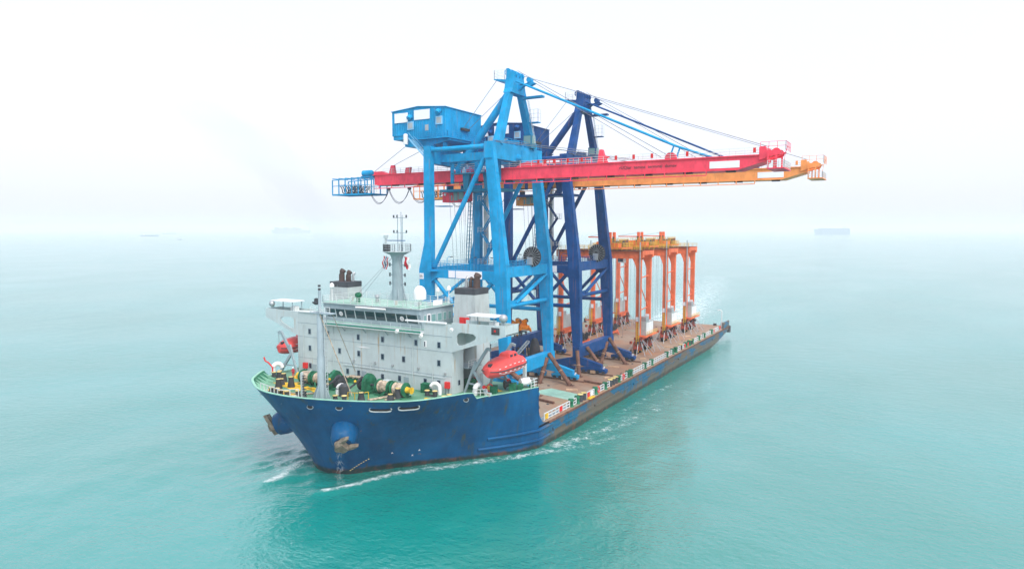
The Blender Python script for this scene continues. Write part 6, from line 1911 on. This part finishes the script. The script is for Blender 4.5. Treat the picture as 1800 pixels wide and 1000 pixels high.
def far_ship(px, dist, L, kind, mat, label, face):
    """px: horizontal bearing offset (tan), dist along the camera axis"""
    a = R(30.35)
    ax, rt = V(-math.sin(a), math.cos(a), 0), V(math.cos(a), math.sin(a), 0)
    c = V(CAMX, CAMY, 0) + ax * dist + rt * (dist * px)
    root = thing('distant_ship', label, 'ship', c, 'ships far out in the haze')
    d = (rt * face)
    n = V(-d.y, d.x, 0)

    def P(u, v, z):
        return c + d * u + n * v + V(0, 0, z)
    fb = {'bulk': 0.045, 'car': 0.13, 'coaster': 0.05, 'box': 0.07, 'tug': 0.14}[kind] * L
    bm = L * (0.15 if kind != 'tug' else 0.3)
    rows = []
    for t in np.linspace(0, 1, 11):
        u = -L / 2 + L * t
        w = bm / 2 * min(1.0, (1.0 - t) * 5 + 0.03) * min(1.0, 0.75 + t * 3)
        sh = fb * (1 + (0.35 if kind in ('coaster', 'tug') else 0.12) * max(0, t - 0.75) * 4)
        uk = u - L * 0.03 * max(0, t - 0.8) * 5
        rows.append([P(uk, -w * 0.9, -1), P(u, -w, sh), P(u, w, sh), P(uk, w * 0.9, -1)])
    MB().loft(rows).build('hull', mat, root)
    if kind == 'car':
        MB().loft([[P(u, v, z) for u, v in ((-L * 0.48, -bm * 0.46), (L * 0.36, -bm * 0.46), (L * 0.36, bm * 0.46), (-L * 0.48, bm * 0.46))] for z in (fb, fb * 1.25)]).build('upper_hull', mat, root)
        MB().add([P(u, v, z) for z in (fb * 1.25, fb * 1.6) for u, v in ((-L * 0.44, -bm * 0.4), (-L * 0.36, -bm * 0.4), (-L * 0.36, bm * 0.4), (-L * 0.44, bm * 0.4))], [(0, 1, 5, 4), (1, 2, 6, 5), (2, 3, 7, 6), (3, 0, 4, 7), (4, 5, 6, 7)]).build('bridge', MAT['far_white'], root)
    else:
        hh = {'bulk': 0.10, 'coaster': 0.09, 'box': 0.12, 'tug': 0.2}[kind] * L
        MB().add([P(u, v, z) for z in (fb, fb + hh) for u, v in ((-L * 0.45, -bm * 0.4), (-L * 0.32, -bm * 0.4), (-L * 0.32, bm * 0.4), (-L * 0.45, bm * 0.4))], [(0, 1, 5, 4), (1, 2, 6, 5), (2, 3, 7, 6), (3, 0, 4, 7), (4, 5, 6, 7)]).build('bridge', MAT['far_white'], root)
        MB().tube(P(-L * 0.42, 0, fb + hh), P(-L * 0.42, 0, fb + hh * 1.35), L * 0.018).build('funnel', mat, root)
        MB().tube(P(L * 0.36, 0, fb), P(L * 0.36, 0, fb + hh * 0.9), L * 0.004 + 0.2).build('mast', mat, root)
    if kind == 'box':
        for k in range(9):
            u0 = -L * 0.28 + L * 0.075 * k
            hh = L * (0.05 + 0.02 * ((k * 7) % 3) / 2)
            MB().add([P(u, v, z) for z in (fb, fb + hh) for u, v in ((u0, -bm * 0.42), (u0 + L * 0.07, -bm * 0.42), (u0 + L * 0.07, bm * 0.42), (u0, bm * 0.42))], [(0, 1, 5, 4), (1, 2, 6, 5), (2, 3, 7, 6), (3, 0, 4, 7), (4, 5, 6, 7)]).build('container_stack', (mat, MAT['rusty'], MAT['far_blue'])[k % 3], root)
    if kind in ('bulk', 'coaster'):
        for k in range(5 if kind == 'bulk' else 3):
            u0 = -L * 0.24 + L * 0.12 * k * (1 if kind == 'bulk' else 1.5)
            MB().add([P(u, v, z) for z in (fb * 0.98, fb * 1.2) for u, v in ((u0, -bm * 0.3), (u0 + L * 0.09, -bm * 0.3), (u0 + L * 0.09, bm * 0.3), (u0, bm * 0.3))], [(0, 1, 5, 4), (1, 2, 6, 5), (2, 3, 7, 6), (3, 0, 4, 7), (4, 5, 6, 7)]).build('hatch_cover', MAT['far_grey'], root)


far_ship(-635 / 1200, 3700, 98, 'coaster', MAT['far_blue'], 'small blue coaster on the left, the clearest of the far ships', 1)
far_ship(-600 / 1200, 5400, 110, 'coaster', MAT['far_grey'], 'faint low ship just right of the small blue coaster', 1)
far_ship(-730 / 1200, 8000, 146, 'bulk', MAT['far_grey'], 'very faint ship farthest left on the horizon', -1)
far_ship(-582 / 1200, 2400, 14, 'tug', MAT['far_grey'], 'tiny boat on the water nearer than the blue coaster', 1)
far_ship(-388 / 1200, 6800, 390, 'box', MAT['far_grey'], 'long faint container ship on the horizon left of the smoke', -1)
far_ship(560 / 1200, 5200, 268, 'car', MAT['far_blue'], 'large slab-sided carrier ship alone on the right horizon', -1)


# ------------------------------------------------------------------ exhaust smoke from the starboard funnel
def smoke():
    path = [V(-16.9, 21.6, 28.6), V(-17.4, 21.2, 31.0), V(-18.6, 20.4, 34.5), V(-20.6, 19.0, 39.0), V(-24.0, 16.5, 45.0), V(-29.0, 13.0, 51.0), V(-35.0, 9.0, 56.0), V(-42.0, 5.0, 60.0)]
    rad = [0.7, 1.6, 2.5, 3.3, 4.0, 4.4, 3.8, 1.2]
    mb = MB()
    rows = []
    pts = catmull([tuple(p) for p in path], 4)
    rs = catmull([(r_,) for r_ in rad], 4)
    n = 16
    for k, p in enumerate(pts):
        p = Vector(p)
        q = Vector(pts[min(k + 1, len(pts) - 1)]) - Vector(pts[max(k - 1, 0)])
        a, b_ = mb._frame(V(0, 0, 0), q, (0.1, 1, 0.1))
        row = []
        for i in range(n):
            t = 2 * math.pi * i / n
            rr = rs[k][0] * (1 + 0.22 * math.sin(3 * t + k * 0.7) + 0.15 * math.sin(5 * t - k * 1.1))
            row.append(p + a * rr * math.cos(t) + b_ * rr * math.sin(t))
        rows.append(row)
    mb.loft(rows)
    m = bpy.data.materials.new('thin_exhaust_smoke')
    m.use_nodes = True
    nt = m.node_tree
    nt.nodes.clear()
    out = nt.nodes.new('ShaderNodeOutputMaterial')
    vol = nt.nodes.new('ShaderNodeVolumePrincipled')
    vol.inputs['Color'].default_value = (0.55, 0.57, 0.62, 1)
    vol.inputs['Density'].default_value = 0.016
    nt.links.new(vol.outputs[0], out.inputs['Volume'])
    o = mb.build('smoke', m, None, smooth=True, kind='stuff')
    o['label'] = 'thin grey exhaust smoke drifting up from the starboard funnel'


smoke()


# ------------------------------------------------------------------ fittings and loose gear on the cargo deck
pad_me = None
k = 0
for i in range(90):
    x, y = random.uniform(X_S + 3, X_P - 3), random.uniform(30, 160)
    if pad_me is None:
        pad = MB().cbox((0, 0, 0.06), 0.5, 0.35, 0.12).build('lashing_pad', MAT['charcoal'], ship)
        pad_me = pad
    else:
        pad = pad_me.copy()
        COL.objects.link(pad)
    pad.location = (x, y, ZDECK)
    pad.rotation_euler = (0, 0, random.uniform(0, 3.1))
for x, y, l, rz in ((16.5, 52.0, 2.4, 0.3), (18.2, 66.5, 1.8, 1.2), (15.0, 78.5, 2.6, 0.1), (17.5, 92.0, 1.6, 0.7), (3.0, 94.0, 2.2, 1.0), (17.8, 112.0, 2.0, 0.2), (16.8, 134.0, 2.4, 0.5)):
    o = MB().cbox((x, y, ZDECK + 0.16), l, 0.4, 0.3, rz=rz).build('timber_balk', MAT['timber'], None)
    tag(o, {52.0: 'timber balk on deck by the outboard strut of the light blue crane', 66.5: 'timber balk on deck between the two quay crane bogies', 78.5: 'timber balk on deck midway along the navy sill beam', 92.0: 'timber balk on deck just aft of the navy crane bogies',
            94.0: 'timber balk on deck inboard of the nearest gantry crane leg', 112.0: 'timber balk on deck outboard of the nearest gantry crane', 134.0: 'timber balk on deck between the middle and stern gantry cranes'}[y], 'timber', 'timber balks lying on deck')
coil = thing('wire_coil', 'dark coil of wire rope lying on deck behind the forecastle', 'wire coil', (16.6, 36.0, ZDECK))
for j in range(4):
    MB().pipe([(16.6 + (0.8 - 0.05 * j) * math.cos(R(a)), 36.0 + (0.8 - 0.05 * j) * math.sin(R(a)), ZDECK + 0.1 + 0.16 * j) for a in range(0, 361, 24)], 0.09, 6).build('wire_turn', MAT['charcoal'], coil)
for x, y, z0, w, d, h, m_, lab in ((-3.0, 63.0, 4.0, 2.2, 3.0, 2.0, 'navy', 'navy blue tool box on deck inside the navy crane'), (1.0, 66.0, 4.0, 1.6, 2.2, 1.4, 'charcoal', 'dark machinery crate on deck inside the light blue crane legs'), (0.5, 71.5, 4.0, 2.4, 2.0, 2.6, 'navy', 'tall navy blue cabinet on deck between the quay cranes')):
    root = thing('equipment_box', lab, 'box', (x, y, z0))
    MB().box(x - w / 2, x + w / 2, y - d / 2, y + d / 2, z0 + 0.12, z0 + h).build('box_body', MAT[m_], root)
    MB().box(x - w / 2 - 0.04, x + w / 2 + 0.04, y - d / 2 - 0.04, y + d / 2 + 0.04, z0 + h, z0 + h + 0.1).build('box_lid', MAT[m_], root)
    for s in (-1, 1):
        MB().box(x - w / 2, x + w / 2, y + s * d * 0.35 - 0.12, y + s * d * 0.35 + 0.12, z0 + 0.002, z0 + 0.118).build('skid', MAT['timber'], root)
